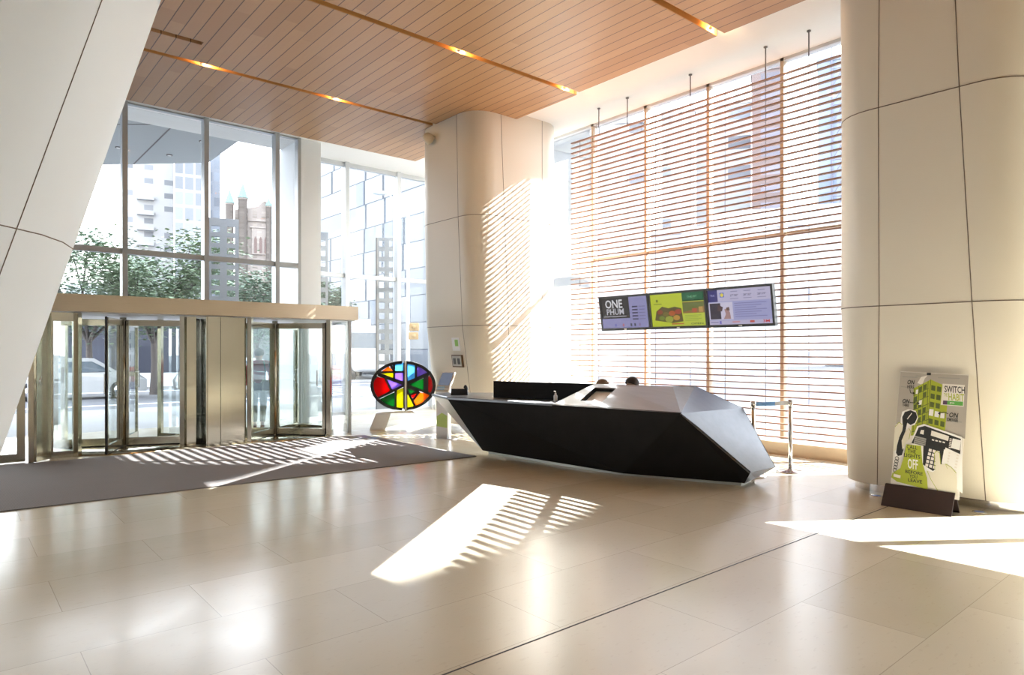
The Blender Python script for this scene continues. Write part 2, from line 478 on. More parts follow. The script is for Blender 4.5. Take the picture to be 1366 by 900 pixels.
def revolving(label, c, ang, open_half, r=1.02, rear=True):
    t = thing('revolving_door', label, 'revolving door', (c[0], c[1], 0), 0, 'glass revolving doors under the steel canopy')
    MB().lathe([(.05, .02), (.05, 2.17)], None, 16).build('centre_post', M['steel'], t)
    MB().lathe([(r+.02, 0.0), (r+.02, .012), (.3, .014)], None, 40).build('floor_ring', M['steel'], t)
    for k in range(4):
        a = math.radians(ang + 90*k); R = Matrix.Rotation(a, 4, 'Z')
        w = thing_part('wing', t, R)
        b = MB()
        b.box((.05, -.022, .03), (r-.02, .022, .15), None, R); b.box((.05, -.022, 2.03), (r-.02, .022, 2.13), None, R)
        b.box((r-.075, -.022, .03), (r-.02, .022, 2.13), None, R); b.box((.05, -.022, .03), (.09, .022, 2.13), None, R)
        fr = b.build('wing', M['steel'], t)
        MB().box((.09, -.006, .15), (r-.075, .006, 2.03), None, R).build('glass_panel', M['glass_g'], fr)
        MB().box((r-.02, -.012, .02), (r+.005, .012, 2.14), None, R).box((.05, -.01, .005), (r-.02, .01, .03), None, R).build('weather_seal', M['black'], fr)
        MB().tube([(r-.16, -.06, .95), (r-.16, -.06, 1.25)], .012, None, 8, T=R).tube([(r-.16, -.06, .97), (r-.16, 0, .97)], .008, None, 6, T=R).tube([(r-.16, -.06, 1.23), (r-.16, 0, 1.23)], .008, None, 6, T=R).build('push_bar', M['chrome'], fr)
    # curved glass drum walls left and right with steel posts
    for s0, s1 in ((-open_half*1.0, 0), (0, 0)):
        pass
    for side in (0, 180):
        a0, a1 = side - (90-open_half), side + (90-open_half)
        n = 10; ri, ro = r+.03, r+.045
        pts = [math.radians(a0 + (a1-a0)*i/n) for i in range(n+1)]
        poly = [(ro*math.cos(a), ro*math.sin(a)) for a in pts] + [(ri*math.cos(a), ri*math.sin(a)) for a in reversed(pts)]
        dw = MB().prism(poly, .1, 2.15).build('drum_wall', M['glass_g'], t)
        MB().prism([((ro+.01)*math.cos(a), (ro+.01)*math.sin(a)) for a in pts] + [((ri-.01)*math.cos(a), (ri-.01)*math.sin(a)) for a in reversed(pts)], 0, .1).build('kick_rail', M['steel'], t)
        for a in (pts[0], pts[-1]):
            MB().box((-.04, -.035, 0), (.04, .035, 2.185), None, Matrix.Translation(((r+.05)*math.cos(a), (r+.05)*math.sin(a), 0)) @ Matrix.Rotation(a, 4, 'Z')).build('door_post', M['steel'], t)
    return t
def thing_part(*a): return None
revolving('glass revolving door left of the steel cabinet, one black-edged wing pointing into the lobby', (2.3, 12.82), -113, 44)
revolving('glass revolving door right of the steel cabinet, at the right end of the canopy', (4.80, 12.62), -47, 43)
# steel cabinet between the revolving doors
cb = thing('steel_cabinet', 'brushed steel cabinet with a dark glass strip between the two revolving doors', 'cabinet', (3.55, 12.4, 0)); T = local(cb)
MB().box((3.075, 12.07, 0), (3.25, 12.11, 2.185), None, T).build('side_panel', M['steel'], cb)
MB().box((3.36, 11.80, 0), (3.56, 11.86, 2.185), None, T).box((3.34, 11.82, 0), (3.36, 12.4, 2.185), None, T).build('front_panel', M['steel'], cb)
MB().box((3.568, 11.80, 0), (3.74, 11.86, 2.185), None, T).build('front_panel', M['steel'], cb)
MB().box((3.75, 11.90, 0), (4.02, 11.94, 2.185), None, T).build('front_panel', M['steel'], cb)
MB().box((3.252, 12.16, .02), (3.338, 12.17, 2.16), None, T).build('glass_strip', M['glass_d'], cb)
for z in (.5, 1.0, 1.5): MB().box((3.252, 12.18, z), (3.338, 12.38, z+.02), None, T).build('shelf', M['steel'], cb)
MB().box((3.36, 12.4, 0), (3.72, 13.5, 2.185), None, T).build('back_box', M['steel'], cb)

# side light and swing doors left of revolving door A
sp = thing('side_light', 'narrow framed glass side panel at the left of the revolving doors', 'glass panel', (1.4, 12.1, 0)); T = local(sp)
MB().box((1.50, 12.05, 0), (1.60, 12.2, 2.2), None, T).box((1.20, 12.07, 0), (1.25, 12.17, 2.2), None, T).box((1.25, 12.07, 0), (1.5, 12.17, .10), None, T).box((1.25, 12.07, 2.06), (1.5, 12.17, 2.2), None, T).build('frame', M['steel'], sp)
MB().box((1.25, 12.11, .10), (1.5, 12.125, 2.06), None, T).build('glass_panel', M['glass_g'], sp)
sd = thing('steel_door', 'brushed steel door leaf with a round handle beside the leaning column', 'door', (.98, 11.83, 0)); T = local(sd)
MB().prism([(.98, 11.80), (1.02, 11.78), (1.22, 12.02), (1.18, 12.05)], 0.01, 2.2, None, T).build('leaf', M['steel'], sd)
MB().box((.92, 11.76, 0), (.985, 11.86, 2.2), None, T).build('frame_post', M['steel'], sd)
MB().tube([(1.06, 11.80, 1.12), (1.045, 11.74, 1.14), (1.05, 11.72, 1.18), (1.06, 11.75, 1.22), (1.075, 11.80, 1.23)], .009, None, 8, T=T).build('handle', M['chrome'], sd)
sd = thing('glass_door', 'framed glass swing door half hidden behind the leaning column', 'door', (.4, 11.95, 0)); T = local(sd)
MB().box((-.25, 11.95, 0.01), (.90, 12.0, .13), None, T).box((.80, 11.95, .13), (.90, 12.0, 2.1), None, T).box((-.25, 11.95, .13), (-.15, 12.0, 2.1), None, T).box((-.25, 11.95, 2.0), (.90, 12.0, 2.2), None, T).build('frame', M['steel'], sd)
MB().box((-.15, 11.97, .13), (.80, 11.98, 2.0), None, T).build('glass_panel', M['glass_g'], sd)
# glazed return at the right end of the doors
sd = thing('glass_screen', 'clear glass screen closing the right end of the door vestibule', 'glass screen', (6.1, 13.1, 0)); T = local(sd)
MB().box((6.08, 12.1, 0), (6.10, 14.38, 2.19), None, T).build('glass_panel', M['glass'], sd)
MB().box((6.06, 12.1, 0), (6.12, 12.14, 2.19), None, T).build('post', M['mullion_w'], sd)

# entrance mat
tag(MB().prism([(-6, 8.75), (.43, 8.42), (6.18, 8.12), (6.10, 11.5), (5.5, 11.72), (-6, 11.72)], 0.001, .012).build('entrance_mat', M['mat']), 'large dark grey entrance mat in front of the revolving doors', 'mat')

# ------------------------------------------------------------------ reception desk
dk = thing('reception_desk', 'long angular black metal reception desk on a pale plinth', 'desk', (6.9, 6.3, 0)); T = local(dk)
A = (5.85, 8.44, .90); B = (6.60, 4.71, .88); Cc = (6.44, 8.30, .05); Dd = (7.28, 4.29, .035); E_ = (7.20, 4.17, .186)
F_ = (7.73, 4.145, .20); G = (7.83, 4.64, .88); R1 = (7.25, 5.30, 1.15); R2 = (7.53, 5.15, 1.15); Tt = (6.93, 6.39, 1.15)
Mm = (6.235, 6.52, .89); P7 = (7.66, 4.365, .035); S0 = (6.41, 7.99, .89); S1 = (6.41, 7.99, 1.15); L = (6.13, 9.27, .89)
L2 = (6.54, 9.38, .89); L3 = (7.12, 8.85, .89); Tb = (6.93, 6.39, .89)
def faces(polys, m=None):
    b = MB()
    for p in polys: b.add(p, [tuple(range(len(p)))], m, False, T)
    return b
def shell(name, polys, th=.03, off=-1, m='desk'):
    b = faces(polys); o = b.build(name, M[m], dk)
    bm = bmesh.new(); bm.from_mesh(o.data); bmesh.ops.remove_doubles(bm, verts=bm.verts, dist=.0005); bm.to_mesh(o.data); bm.free()
    s = o.modifiers.new('solid', 'SOLIDIFY'); s.thickness = th; s.offset = off; s.use_even_offset = True
    return o
# front: split so that both halves stay planar
KK = (6.65, 5.62, .04)
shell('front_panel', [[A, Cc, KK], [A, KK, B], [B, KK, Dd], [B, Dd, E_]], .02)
shell('left_end_panel', [[L, Cc, A]], .02, -1, 'desk_top')
shell('right_end_panel', [[B, E_, G], [E_, F_, G]], .02, -1, 'desk_top')
shell('right_lower_panel', [[E_, Dd, P7], [E_, P7, F_]], .02, -1, 'desk_top')
shell('top_facet', [[B, G, R2, R1]], .02, -1, 'desk_top')
# counter slab with a thickness
def slab(name, poly, z1, th, m):
    return MB().prism([(p[0], p[1]) for p in poly], z1-th, z1, None, T).build(name, m, dk)
slab('counter_top', [(5.85, 8.44), (6.13, 9.27), (6.54, 9.38), (7.12, 8.85), (6.93, 6.39), (6.235, 6.52)], .901, .03, M['desk_top'])
# upright screen behind the counter
MB().prism([(6.41, 7.99), (6.93, 6.39), (6.97, 6.40), (6.45, 8.0)], .90, 1.15, None, T).build('screen_panel', M['desk'], dk)
# sloping facet with a rectangular opening
def lerp(a, b, t): return tuple(a[i] + (b[i]-a[i])*t for i in range(3))
def onf(s, t): return lerp(lerp(Mm, B, s), lerp(Tt, R1, s), t)   # s along, t up
s0, s1, t0, t1 = .14, .36, .30, .82
h = [onf(s0+.03, t0), onf(s1, t0), onf(s1-.02, t1), onf(s0, t1)]
h = [onf(.17, .24), onf(.37, .24), onf(.35, .84), onf(.09, .84)]
shell('sloping_top', [[Mm, h[0], h[3], Tt], [Mm, B, h[1], h[0]], [B, R1, h[2], h[1]], [R1, Tt, h[3], h[2]]], .02, -1, 'desk_top')
dn = (.10, 0, -.16)
hl = [tuple(h[i][k] + (0.03, 0, -.055)[k] for k in range(3)) for i in range(4)]
faces([[h[0], h[1], hl[1], hl[0]], [h[1], h[2], hl[2], hl[1]], [h[2], h[3], hl[3], hl[2]], [h[3], h[0], hl[0], hl[3]]]).build('opening_liner', M['desk'], dk)
faces([[hl[0], hl[1], hl[2], hl[3]]]).build('paper_tray', M['paint_w'], dk)
# back closing panels and the staff side worktop
shell('end_back_panel', [[G, (7.53, 5.15, .88), (7.45, 5.2, .035), P7], [G, P7, F_]], .012, 0)
shell('ridge_back', [[R1, R2, (7.53, 5.15, .88), (7.25, 5.30, .88)], [R2, G, (7.80, 4.66, .87), (7.53, 5.15, .88)]], .012, 0)
MB().prism([(6.97, 6.40), (7.25, 5.30), (7.27, 5.31), (7.0, 6.41)], .72, 1.145, None, T).build('screen_back', M['desk'], dk)
MB().prism([(6.6, 8.2), (7.45, 8.3), (7.42, 5.5), (7.0, 5.4)], .70, .73, None, T).build('work_surface', M['plinth'], dk)
pl = MB().prism([(6.53, 8.27), (6.64, 6.36), (6.73, 5.66), (7.27, 4.33), (7.62, 4.40), (7.40, 5.4), (7.25, 6.4), (7.1, 8.2)], 0, .055, None, T).build('plinth', M['plinth'], dk)
MB().prism([(6.75, 8.1), (6.88, 6.4), (7.0, 5.7), (7.40, 4.60), (7.45, 4.7), (7.1, 5.8), (7.0, 6.4), (6.85, 8.1)], .055, .25, None, T).build('inner_base', M['black'], dk)

# desk phone
ph = thing('desk_phone', 'black desk phone on the left end of the reception counter', 'phone', (6.36, 8.80, .902), math.radians(140)); ph.scale = (1.25, 1.25, 1.35)
MB().add([(-.11,-.09,0),(.11,-.09,0),(.11,.09,0),(-.11,.09,0),(-.11,-.09,.025),(.11,-.09,.025),(.10,.08,.075),(-.10,.08,.075)], [(0,3,2,1),(4,5,6,7),(0,1,5,4),(1,2,6,5),(2,3,7,6),(3,0,4,7)]).build('base', M['black'], ph)
MB().tube([(-.085, -.085, .055), (-.085, -.05, .085), (-.082, 0, .095), (-.08, .05, .105), (-.08, .085, .095)], [.022, .017, .014, .017, .024], None, 10).build('handset', M['black'], ph)
kb = MB()
for i in range(4):
    for j in range(3): kb.box((-.02+j*.035, -.07+i*.03, .036+i*.0085), (.005+j*.035, -.05+i*.03, .042+i*.0085))
kb.build('keypad', M['plinth'], ph)
bt = thing('pump_bottle', 'small white pump bottle on the counter against the sloping desk top', 'bottle', (6.50, 6.72, .902))
MB().lathe([(.0, 0), (.026, 0), (.028, .01), (.028, .085), (.012, .105), (.012, .112)], None, 16).build('body', M['paint_w'], bt)
MB().tube([(0, 0, .11), (0, 0, .145), (-.03, 0, .145)], .006, None, 8).lathe([(.014, .11), (.014, .122)], None, 12).build('pump', M['paint_w'], bt)


def s2l(c):
    return tuple(((v/255)/12.92 if v/255 <= .04045 else ((v/255+.055)/1.055)**2.4) for v in c)
EMI = {}
def em(c):
    if c not in EMI:
        l = s2l(c); k = 2**EXPOSURE * 1.4; EMI[c] = emit('screen_glow_%d' % len(EMI), tuple(v/k for v in l), 1.0)
    return EMI[c]
# ------------------------------------------------------------------ three hanging screens
def monitor(label, v0, v1):
    """v0 = left edge (seen from the room), v1 = right edge"""
    t = thing('wall_monitor', label, 'screen', (9.48, (v0+v1)/2, 2.3), 0, None); T = local(t)
    up = Vector((-.1, 0, .63)); ht = up.length; upn = up.normalized(); rt = Vector((0, -1, 0)); out = rt.cross(upn) * 1.0
    if out.x > 0: out = -out
    org = Vector((9.50, v0, 1.985))
    def fr(x, y, z): return T @ (org + rt*x + upn*y + out*z)
    W = v0-v1-.008
    def fb(b, x0, y0, z0, x1, y1, z1, m=None):
        c = [fr(x, y, z) for z in (z0, z1) for (x, y) in ((x0, y0), (x1, y0), (x1, y1), (x0, y1))]
        return b.add(c, [(0,3,2,1),(4,5,6,7),(0,1,5,4),(1,2,6,5),(2,3,7,6),(3,0,4,7)], m)
    fb(MB(), 0, 0, -.07, W, ht, 0).build('housing', M['monitor'], t)
    b = MB()
    fb(b, 0, 0, 0, W, .045, .012); fb(b, 0, ht-.035, 0, W, ht, .012); fb(b, 0, .045, 0, .035, ht-.035, .012); fb(b, W-.035, .045, 0, W, ht-.035, .012)
    b.build('bezel', M['monitor'], t)
    fb(MB(), W/2-.03, .015, .012, W/2+.03, .03, .014).build('maker_plate', M['paint_w'], t)
    for x in (.25, W-.25):
        b = MB(); fb(b, x-.03, .15, -.20, x+.03, ht-.1, -.07); b.build('mount', M['cord'], t)
    disp = MB(); sx, sy = W-.07, ht-.08
    lay = [0]
    def rect(x0, y0, x1, y1, c):  # 0..1, y down
        lay[0] += 1; z = .001 + lay[0]*.0004
        q = [(x0, y1), (x1, y1), (x1, y0), (x0, y0)]
        disp.add([fr(.035+x*sx, .045+(1-y)*sy, z) for x, y in q], [(0, 1, 2, 3)], em(c))
    def poly(pts, c):
        lay[0] += 1; z = .001 + lay[0]*.0004
        disp.add([fr(.035+x*sx, .045+(1-y)*sy, z) for x, y in pts], [tuple(range(len(pts)))], em(c))
    def txt(s, x0, y0, x1, y1, c):
        lay[0] += 1; z = .001 + lay[0]*.0004
        vs, fs = text_geo(s, 1)
        disp.add([fr(.035+(x0+(x1-x0)*a)*sx, .045+(1-(y1+(y0-y1)*bb))*sy, z) for a, bb in vs], fs, em(c))
    return t, disp, rect, poly, txt
M['monitor'] = mat('dark_plastic', (.05, .055, .06), .35, noise=0)
random.seed(3)
t, d, rect, poly, txt = monitor('left one of the three hanging screens, showing ONE on a black panel', 8.55, 7.393)
rect(0, 0, 1, 1, (146, 144, 190)); rect(0, 0, .62, .68, (44, 42, 46)); rect(0, .70, .62, .98, (152, 150, 198))
txt('ONE', .10, .06, .48, .34, (235, 235, 240)); txt('PHUM', .12, .36, .50, .56, (205, 205, 215)); rect(.04, .60, .55, .625, (190, 190, 200))
rect(.64, 0, 1, 1, (150, 148, 196))
for i in range(5): rect(.68, .30+i*.10, .80, .345+i*.10, (70, 66, 96)); rect(.82, .31+i*.10, .95, .335+i*.10, (120, 116, 160))
for x, c in ((.28, (110, 110, 190)), (.45, (190, 110, 130)), (.62, (60, 60, 80)), (.70, (60, 60, 80)), (.8, (140, 120, 160))): rect(x, .86, x+.035, .95, c)
d.build('display', None, t)
t, d, rect, poly, txt = monitor('middle one of the three hanging screens, lime green picture of fruit', 7.393, 6.236)
rect(0, 0, 1, 1, (190, 205, 60)); rect(0, 0, .60, .96, (196, 210, 44))
poly([(.06, .80), (.10, .52), (.22, .38), (.34, .44), (.46, .40), (.58, .46), (.60, .86), (.40, .90), (.20, .84)], (96, 84, 40))
for x, y, r, c in ((.17, .55, .07, (150, 70, 44)), (.28, .62, .07, (120, 110, 40)), (.40, .60, .08, (186, 96, 44)), (.52, .56, .08, (170, 70, 50)), (.34, .78, .10, (160, 170, 60)), (.48, .74, .08, (200, 150, 60)), (.20, .74, .07, (120, 140, 40))):
    poly([(x+r*.8*math.cos(a*PI/6), y+r*math.sin(a*PI/6)) for a in range(12)], c)
rect(.11, .16, .15, .24, (110, 120, 40)); rect(.06, .29, .22, .315, (120, 130, 50)); rect(.38, .91, .62, .945, (190, 90, 50))
rect(.61, 0, 1, .26, (22, 100, 60)); txt('THE FIT', .70, .10, .88, .16, (120, 190, 140)); rect(.61, .22, 1, .25, (10, 70, 40))
rect(.61, .28, 1, .62, (150, 110, 60)); poly([(.61, .30), (1, .30), (1, .42), (.80, .52), (.61, .58)], (110, 120, 60)); rect(.78, .48, .86, .60, (190, 90, 60)); rect(.90, .44, .97, .60, (200, 160, 90))
rect(.61, .62, 1, .98, (196, 210, 70))
for i in range(4): rect(.64, .68+i*.05, .94-.06*(i % 2), .695+i*.05, (140, 160, 60))
txt('OPEN', .74, .91, .96, .96, (60, 70, 40))
d.build('display', None, t)
t, d, rect, poly, txt = monitor('right one of the three hanging screens, lavender weather and news page', 6.236, 5.08)
rect(0, 0, 1, 1, (170, 170, 214)); rect(0, 0, .16, .34, (54, 48, 120)); txt('TUE', .04, .13, .11, .19, (170, 170, 220))
rect(.16, 0, 1, .34, (198, 192, 222)); rect(.20, .09, .27, .22, (60, 100, 210)); poly([(.235+.03*math.cos(a*PI/4), .155+.055*math.sin(a*PI/4)) for a in range(8)], (240, 220, 90))
for x, s in ((.37, '27°/30°'), (.58, '28°/32°'), (.80, '28°/19°')): txt(s, x, .15, x+.13, .21, (84, 80, 110)); rect(x+.01, .06, x+.12, .085, (150, 146, 180)); rect(x, .26, x+.13, .28, (150, 146, 180))
rect(0, .36, .40, .86, (214, 208, 232)); rect(.02, .38, .20, .84, (58, 50, 66)); poly([(.16, .42), (.24, .50), (.22, .62), (.14, .60)], (90, 64, 66)); poly([(.26, .56), (.32, .54), (.35, .66), (.36, .84), (.24, .84), (.28, .70)], (176, 140, 140)); poly([(.29, .52), (.34, .50), (.35, .60), (.30, .60)], (110, 80, 70))
for i in range(7): rect(.43, .40+i*.062, .93-.08*((i*7) % 3), .418+i*.062, (128, 126, 176))
rect(0, .88, 1, 1, (196, 190, 220)); txt('3M', .86, .89, .96, .97, (206, 50, 60)); rect(.66, .90, .73, .96, (200, 90, 80)); rect(.38, .91, .50, .95, (210, 150, 160)); rect(.17, .89, .20, .98, (120, 110, 200)); rect(.02, .92, .15, .94, (110, 106, 150))
d.build('display', None, t)

# ------------------------------------------------------------------ stained glass disc
def facing(px): 
    r = ray(px, 1, 0); return math.atan2(r.y, r.x) - PI/2
def sg_mat(name, c):
    m, nt, b, o = nodes(name); nt.nodes.remove(b)
    t = nt.nodes.new('ShaderNodeBsdfTransparent'); t.inputs[0].default_value = (*c, 1)
    tr = nt.nodes.new('ShaderNodeBsdfTranslucent'); tr.inputs[0].default_value = (*c, 1)
    g = nt.nodes.new('ShaderNodeBsdfGlossy'); g.inputs['Roughness'].default_value = .08
    k = NT(nt); pos, x, y, z = k.xyz(); n = k.noise(pos, 5, 3)
    mx = nt.nodes.new('ShaderNodeMixShader'); nt.links.new(k.m('ADD', .35, k.m('MULTIPLY', n, .4)), mx.inputs[0])
    nt.links.new(t.outputs[0], mx.inputs[1]); nt.links.new(tr.outputs[0], mx.inputs[2])
    m2 = nt.nodes.new('ShaderNodeMixShader'); m2.inputs[0].default_value = .05
    nt.links.new(mx.outputs[0], m2.inputs[1]); nt.links.new(g.outputs[0], m2.inputs[2]); nt.links.new(m2.outputs[0], o.inputs[0])
    return m
SG = dict(red=sg_mat('red_glass', (.55, .005, .01)), green=sg_mat('green_glass', (.0, .20, .05)), yellow=sg_mat('yellow_glass', (.62, .58, .01)), orange=sg_mat('orange_glass', (.75, .24, .0)),
          lilac=sg_mat('lilac_glass', (.32, .22, .62)), blue=sg_mat('blue_glass', (.20, .48, .72)))
DS = 13.9
c0 = ray(538, DS, py=514)
sc_ = thing('stained_glass_disc', 'colourful oval stained glass disc in a dark metal frame on a white slanted base', 'sculpture', (c0.x, c0.y, 0), facing(538))
K = DS/893/6.925; zc = c0.z
def q(x, y): return ((x-399)*K, zc - (y-306)*K)
def upright(b, pts, y0, y1, m=None):
    """polygon given in local x,z ; extruded along local y"""
    ar = sum(pts[i][0]*pts[(i+1) % len(pts)][1] - pts[(i+1) % len(pts)][0]*pts[i][1] for i in range(len(pts)))
    if ar < 0: pts = pts[::-1]
    n = len(pts); vs = [(x, y0, z) for x, z in pts] + [(x, y1, z) for x, z in pts]
    fs = [tuple(range(n)), tuple(range(n, 2*n))[::-1]] + [((i+1) % n, i, n+i, n+(i+1) % n) for i in range(n)]
    return b.add(vs, fs, m)
def ellipse(rx, ry, a0, a1, n): return [(399+rx*math.cos(math.radians(a0+(a1-a0)*i/n)), 306-ry*math.sin(math.radians(a0+(a1-a0)*i/n))) for i in range(n+1)]
for sg, (a0, a1) in ((-1, (92, 268)), (1, (-88, 88))):
    out = ellipse(297, 229, a0, a1, 40); inn = ellipse(269, 203, a0, a1, 40)
    b = MB()
    for i in range(40):
        upright(b, [q(*out[i]), q(*out[i+1]), q(*inn[i+1]), q(*inn[i])], -.05, .05)
    x = 406 if sg < 0 else 432; b.box((q(x-6, 0)[0], -.05, q(0, 518)[1]), (q(x+6, 0)[0], .05, q(0, 94)[1]))
    b.build('rim', M['rim'] if 'rim' in M else M.setdefault('rim', mat('dark_metal_rim', (.02, .02, .022), .35, 0, noise=.05)), sc_)
MB().box((q(412, 0)[0], -.055, q(0, 545)[1]), (q(428, 0)[0], .055, q(0, 76)[1])).build('centre_post', M['paint_w'], sc_)
PCS = [('blue', [(285, 120), (320, 108), (403, 95), (403, 175), (330, 175)]), ('orange', [(195, 180), (265, 128), (310, 180)]), ('yellow', [(185, 186), (310, 186), (310, 237)]),
 ('lilac', [(320, 183), (403, 183), (403, 270), (320, 240)]), ('red', [(150, 220), (235, 240), (290, 355), (170, 418), (138, 370), (127, 310), (132, 260)]), ('lilac', [(255, 252), (400, 300), (300, 355)]),
 ('green', [(180, 430), (325, 365), (325, 503), (250, 485)]), ('yellow', [(335, 350), (402, 325), (402, 515), (333, 508)]), ('blue', [(432, 95), (510, 112), (510, 240), (432, 275)]),
 ('lilac', [(520, 115), (580, 140), (645, 190), (520, 240)]), ('green', [(435, 300), (590, 240), (590, 360)]), ('red', [(622, 225), (660, 210), (676, 260), (678, 330), (650, 384), (622, 376)]),
 ('green', [(435, 325), (525, 360), (462, 388)]), ('red', [(465, 395), (540, 370), (490, 432)]), ('yellow', [(430, 355), (500, 500), (430, 515)]), ('orange', [(555, 368), (645, 392), (622, 438), (570, 478), (515, 498), (490, 450)])]
for c, p in PCS:
    upright(MB(), [q(*a) for a in p], -.008, .008).build(c + '_glass_piece', SG[c], sc_)
def plain_bar(b, p0, p1, w=7):
    (x0, y0), (x1, y1) = p0, p1; dx, dy = x1-x0, y1-y0; l = math.hypot(dx, dy); nx, ny = -dy/l*w/2, dx/l*w/2
    upright(b, [q(x0+nx, y0+ny), q(x1+nx, y1+ny), q(x1-nx, y1-ny), q(x0-nx, y0-ny)], -.014, .014)
b = MB()
for p0, p1, w in ((a_, b_, w_*1.35+9) for a_, b_, w_ in (((316, 104), (316, 240), 8), ((180, 183), (405, 179), 7), ((285, 120), (322, 182), 9), ((170, 200), (410, 290), 18), ((236, 240), (296, 360), 9), ((165, 424), (405, 305), 9), ((329, 352), (329, 510), 9),
                 ((515, 100), (515, 245), 9), ((425, 290), (655, 190), 18), ((606, 220), (606, 372), 26), ((425, 300), (655, 390), 10), ((425, 318), (540, 362), 10), ((425, 330), (510, 505), 9), ((460, 392), (545, 362), 7), ((488, 440), (548, 366), 9), ((128, 250), (160, 215), 10))):
    plain_bar(b, p0, p1, w)
b.build('leading', M['rim'], sc_)
zb = q(0, 545)[1]
b = MB(); upright(b, [(-.68, 0), (-.36, 0), (-.25, zb-.02), (-.55, zb-.02)], -.20, .20)
b.build('slanted_foot', M['paint_w'], sc_)
upright(MB(), [(-.55, zb-.02), (.25, zb-.02), (.17, zb+.02), (-.40, zb+.005)], -.18, .18).build('bracket_arm', M['paint_w'], sc_)

# ------------------------------------------------------------------ info kiosk
kp = ray(592, 12.35, 0)
kk = thing('information_kiosk', 'slim white information kiosk with tilted touch screen beside the desk', 'kiosk', (kp.x, kp.y, 0), facing(592) - math.radians(38))
MB().prism([(.28*math.cos(i*PI/14)*1.0, .22*math.sin(i*PI/14)) for i in range(28)], 0, .015).build('base_plate', M['chrome'], kk)
MB().box((-.13, -.055, .015), (.13, .0, .92)).build('front_panel', M['paint_w'], kk)
upright(MB(), [(-.12, .22), (.12, .20), (.12, .42), (0, .47), (-.12, .40)], -.058, -.0551).build('green_emblem', mat('lime_print', (.55, .72, .20), .5), kk)
MB().box((.09, .0, .015), (.13, .05, .95)).box((-.13, .0, .015), (-.09, .05, .95)).build('post', M['chrome'], kk)
R = Matrix.Translation((0, -.02, .90)) @ Matrix.Rotation(math.radians(-32), 4, 'X')
smooth_edges(MB().box((-.155, -.03, -.06), (.155, .015, .36), None, R).build('screen_housing', M['kiosk'] if 'kiosk' in M else M.setdefault('kiosk', mat('beige_plastic', (.62, .58, .52), .4)), kk), .01)
MB().box((-.125, -.034, .07), (.125, -.031, .33), None, R).build('touch_screen', em((120, 130, 150)), kk)
MB().box((-.12, -.034, -.03), (.05, -.031, .04), None, R).build('blue_label', mat('pale_blue_label', (.35, .60, .80), .4), kk)

# ------------------------------------------------------------------ poster stand
ps = thing('poster_stand', 'black wedge stand holding a tilted switch the habit poster by the right column', 'poster', (7.60, 2.47, 0)); T = local(ps)
for sgn in (-1, 1):
    MB().add([(7.60+sgn*.13, 2.20, 0), (7.60+sgn*.13, 2.84, 0), (7.60+sgn*.015, 2.84, .215), (7.60+sgn*.015, 2.20, .215),
              (7.60+sgn*.115, 2.20, 0), (7.60+sgn*.115, 2.84, 0), (7.60+sgn*.002, 2.84, .213), (7.60+sgn*.002, 2.20, .213)],
             [(0,1,2,3),(7,6,5,4),(0,4,5,1),(2,6,7,3),(0,3,7,4),(1,5,6,2)], None, False, T).build('wedge_side', mat('dark_brown_wood', (.035, .02, .018), .5, noise=.2), ps)
TL = Vector((7.775, 2.76, 1.395)); TR = Vector((7.775, 2.135, 1.375)); BL = Vector((7.612, 2.795, .238))
def ps_w(s, t, off=0): return T @ (TL + (TR-TL)*s + (BL-TL)*t + Vector((-.99, 0, -.13))*off)
def poster_st(x, y):
    dx, dy = x-138, y-65; a, b_, c, d_ = 392, -58, 20, 615   # [dx]=[a b][s]; [dy]=[c d][t]
    det = a*d_ - b_*c; return ((d_*dx - b_*dy)/det, (a*dy - c*dx)/det)
sh = MB(); cs = [(0, 0), (1, 0), (1, 1.06), (0, 1.06)]
sh.add([ps_w(*c, .0) for c in cs] + [ps_w(*c, -.006) for c in cs], [(0,1,2,3)[::-1],(4,5,6,7),(0,1,5,4),(1,2,6,5),(2,3,7,6),(3,0,4,7)])
PM = dict(w=mat('poster_white', (.80, .76, .70), .35, noise=0), t=mat('poster_taupe', (.44, .40, .35), .4, noise=.05), g=mat('poster_lime', (.40, .46, .035), .4, noise=0), dg=mat('poster_dark_green', (.10, .13, .03), .4, noise=0),
          k=mat('poster_black', (.022, .022, .022), .4, noise=0), c=mat('poster_cream', (.76, .72, .58), .4, noise=0), s=mat('poster_grey', (.35, .34, .31), .4, noise=0), ww=mat('poster_bright_white', (.88, .87, .84), .4, noise=0), gg=mat('poster_green', (.12, .42, .08), .4, noise=0), pu=mat('poster_purple', (.09, .05, .10), .4, noise=0))
sh.build('poster_sheet', PM['w'], ps)
art = MB(); lay = [0]
def ap(pts, m):
    lay[0] += 1; art.add([ps_w(*poster_st(x, y), .0008 + lay[0]*.00006) for x, y in pts], [tuple(range(len(pts)))], PM[m])
def at_(s, x0, y0, x1, y1, m, skew=0):
    lay[0] += 1; vs, fs = text_geo(s, 1)
    art.add([ps_w(*poster_st(x0+(x1-x0)*a + skew*b_, y1+(y0-y1)*b_ + (x1-x0)*a*.05), .0008+lay[0]*.00006) for a, b_ in vs], fs, PM[m])
def line(pts, w, m):
    for (x0, y0), (x1, y1) in zip(pts[:-1], pts[1:]):
        l = math.hypot(x1-x0, y1-y0) or 1; nx, ny = -(y1-y0)/l*w/2, (x1-x0)/l*w/2
        ap([(x0+nx, y0+ny), (x1+nx, y1+ny), (x1-nx, y1-ny), (x0-nx, y0-ny)], m)
ap([(139, 68), (528, 88), (505, 420), (300, 360), (110, 360)], 't')
for x, y, w in ((150, 95, 90), (230, 90, 60), (360, 100, 120), (430, 330, 60), (140, 150, 40), (150, 230, 50)): line([(x, y), (x+w, y+4)], 5, 's')
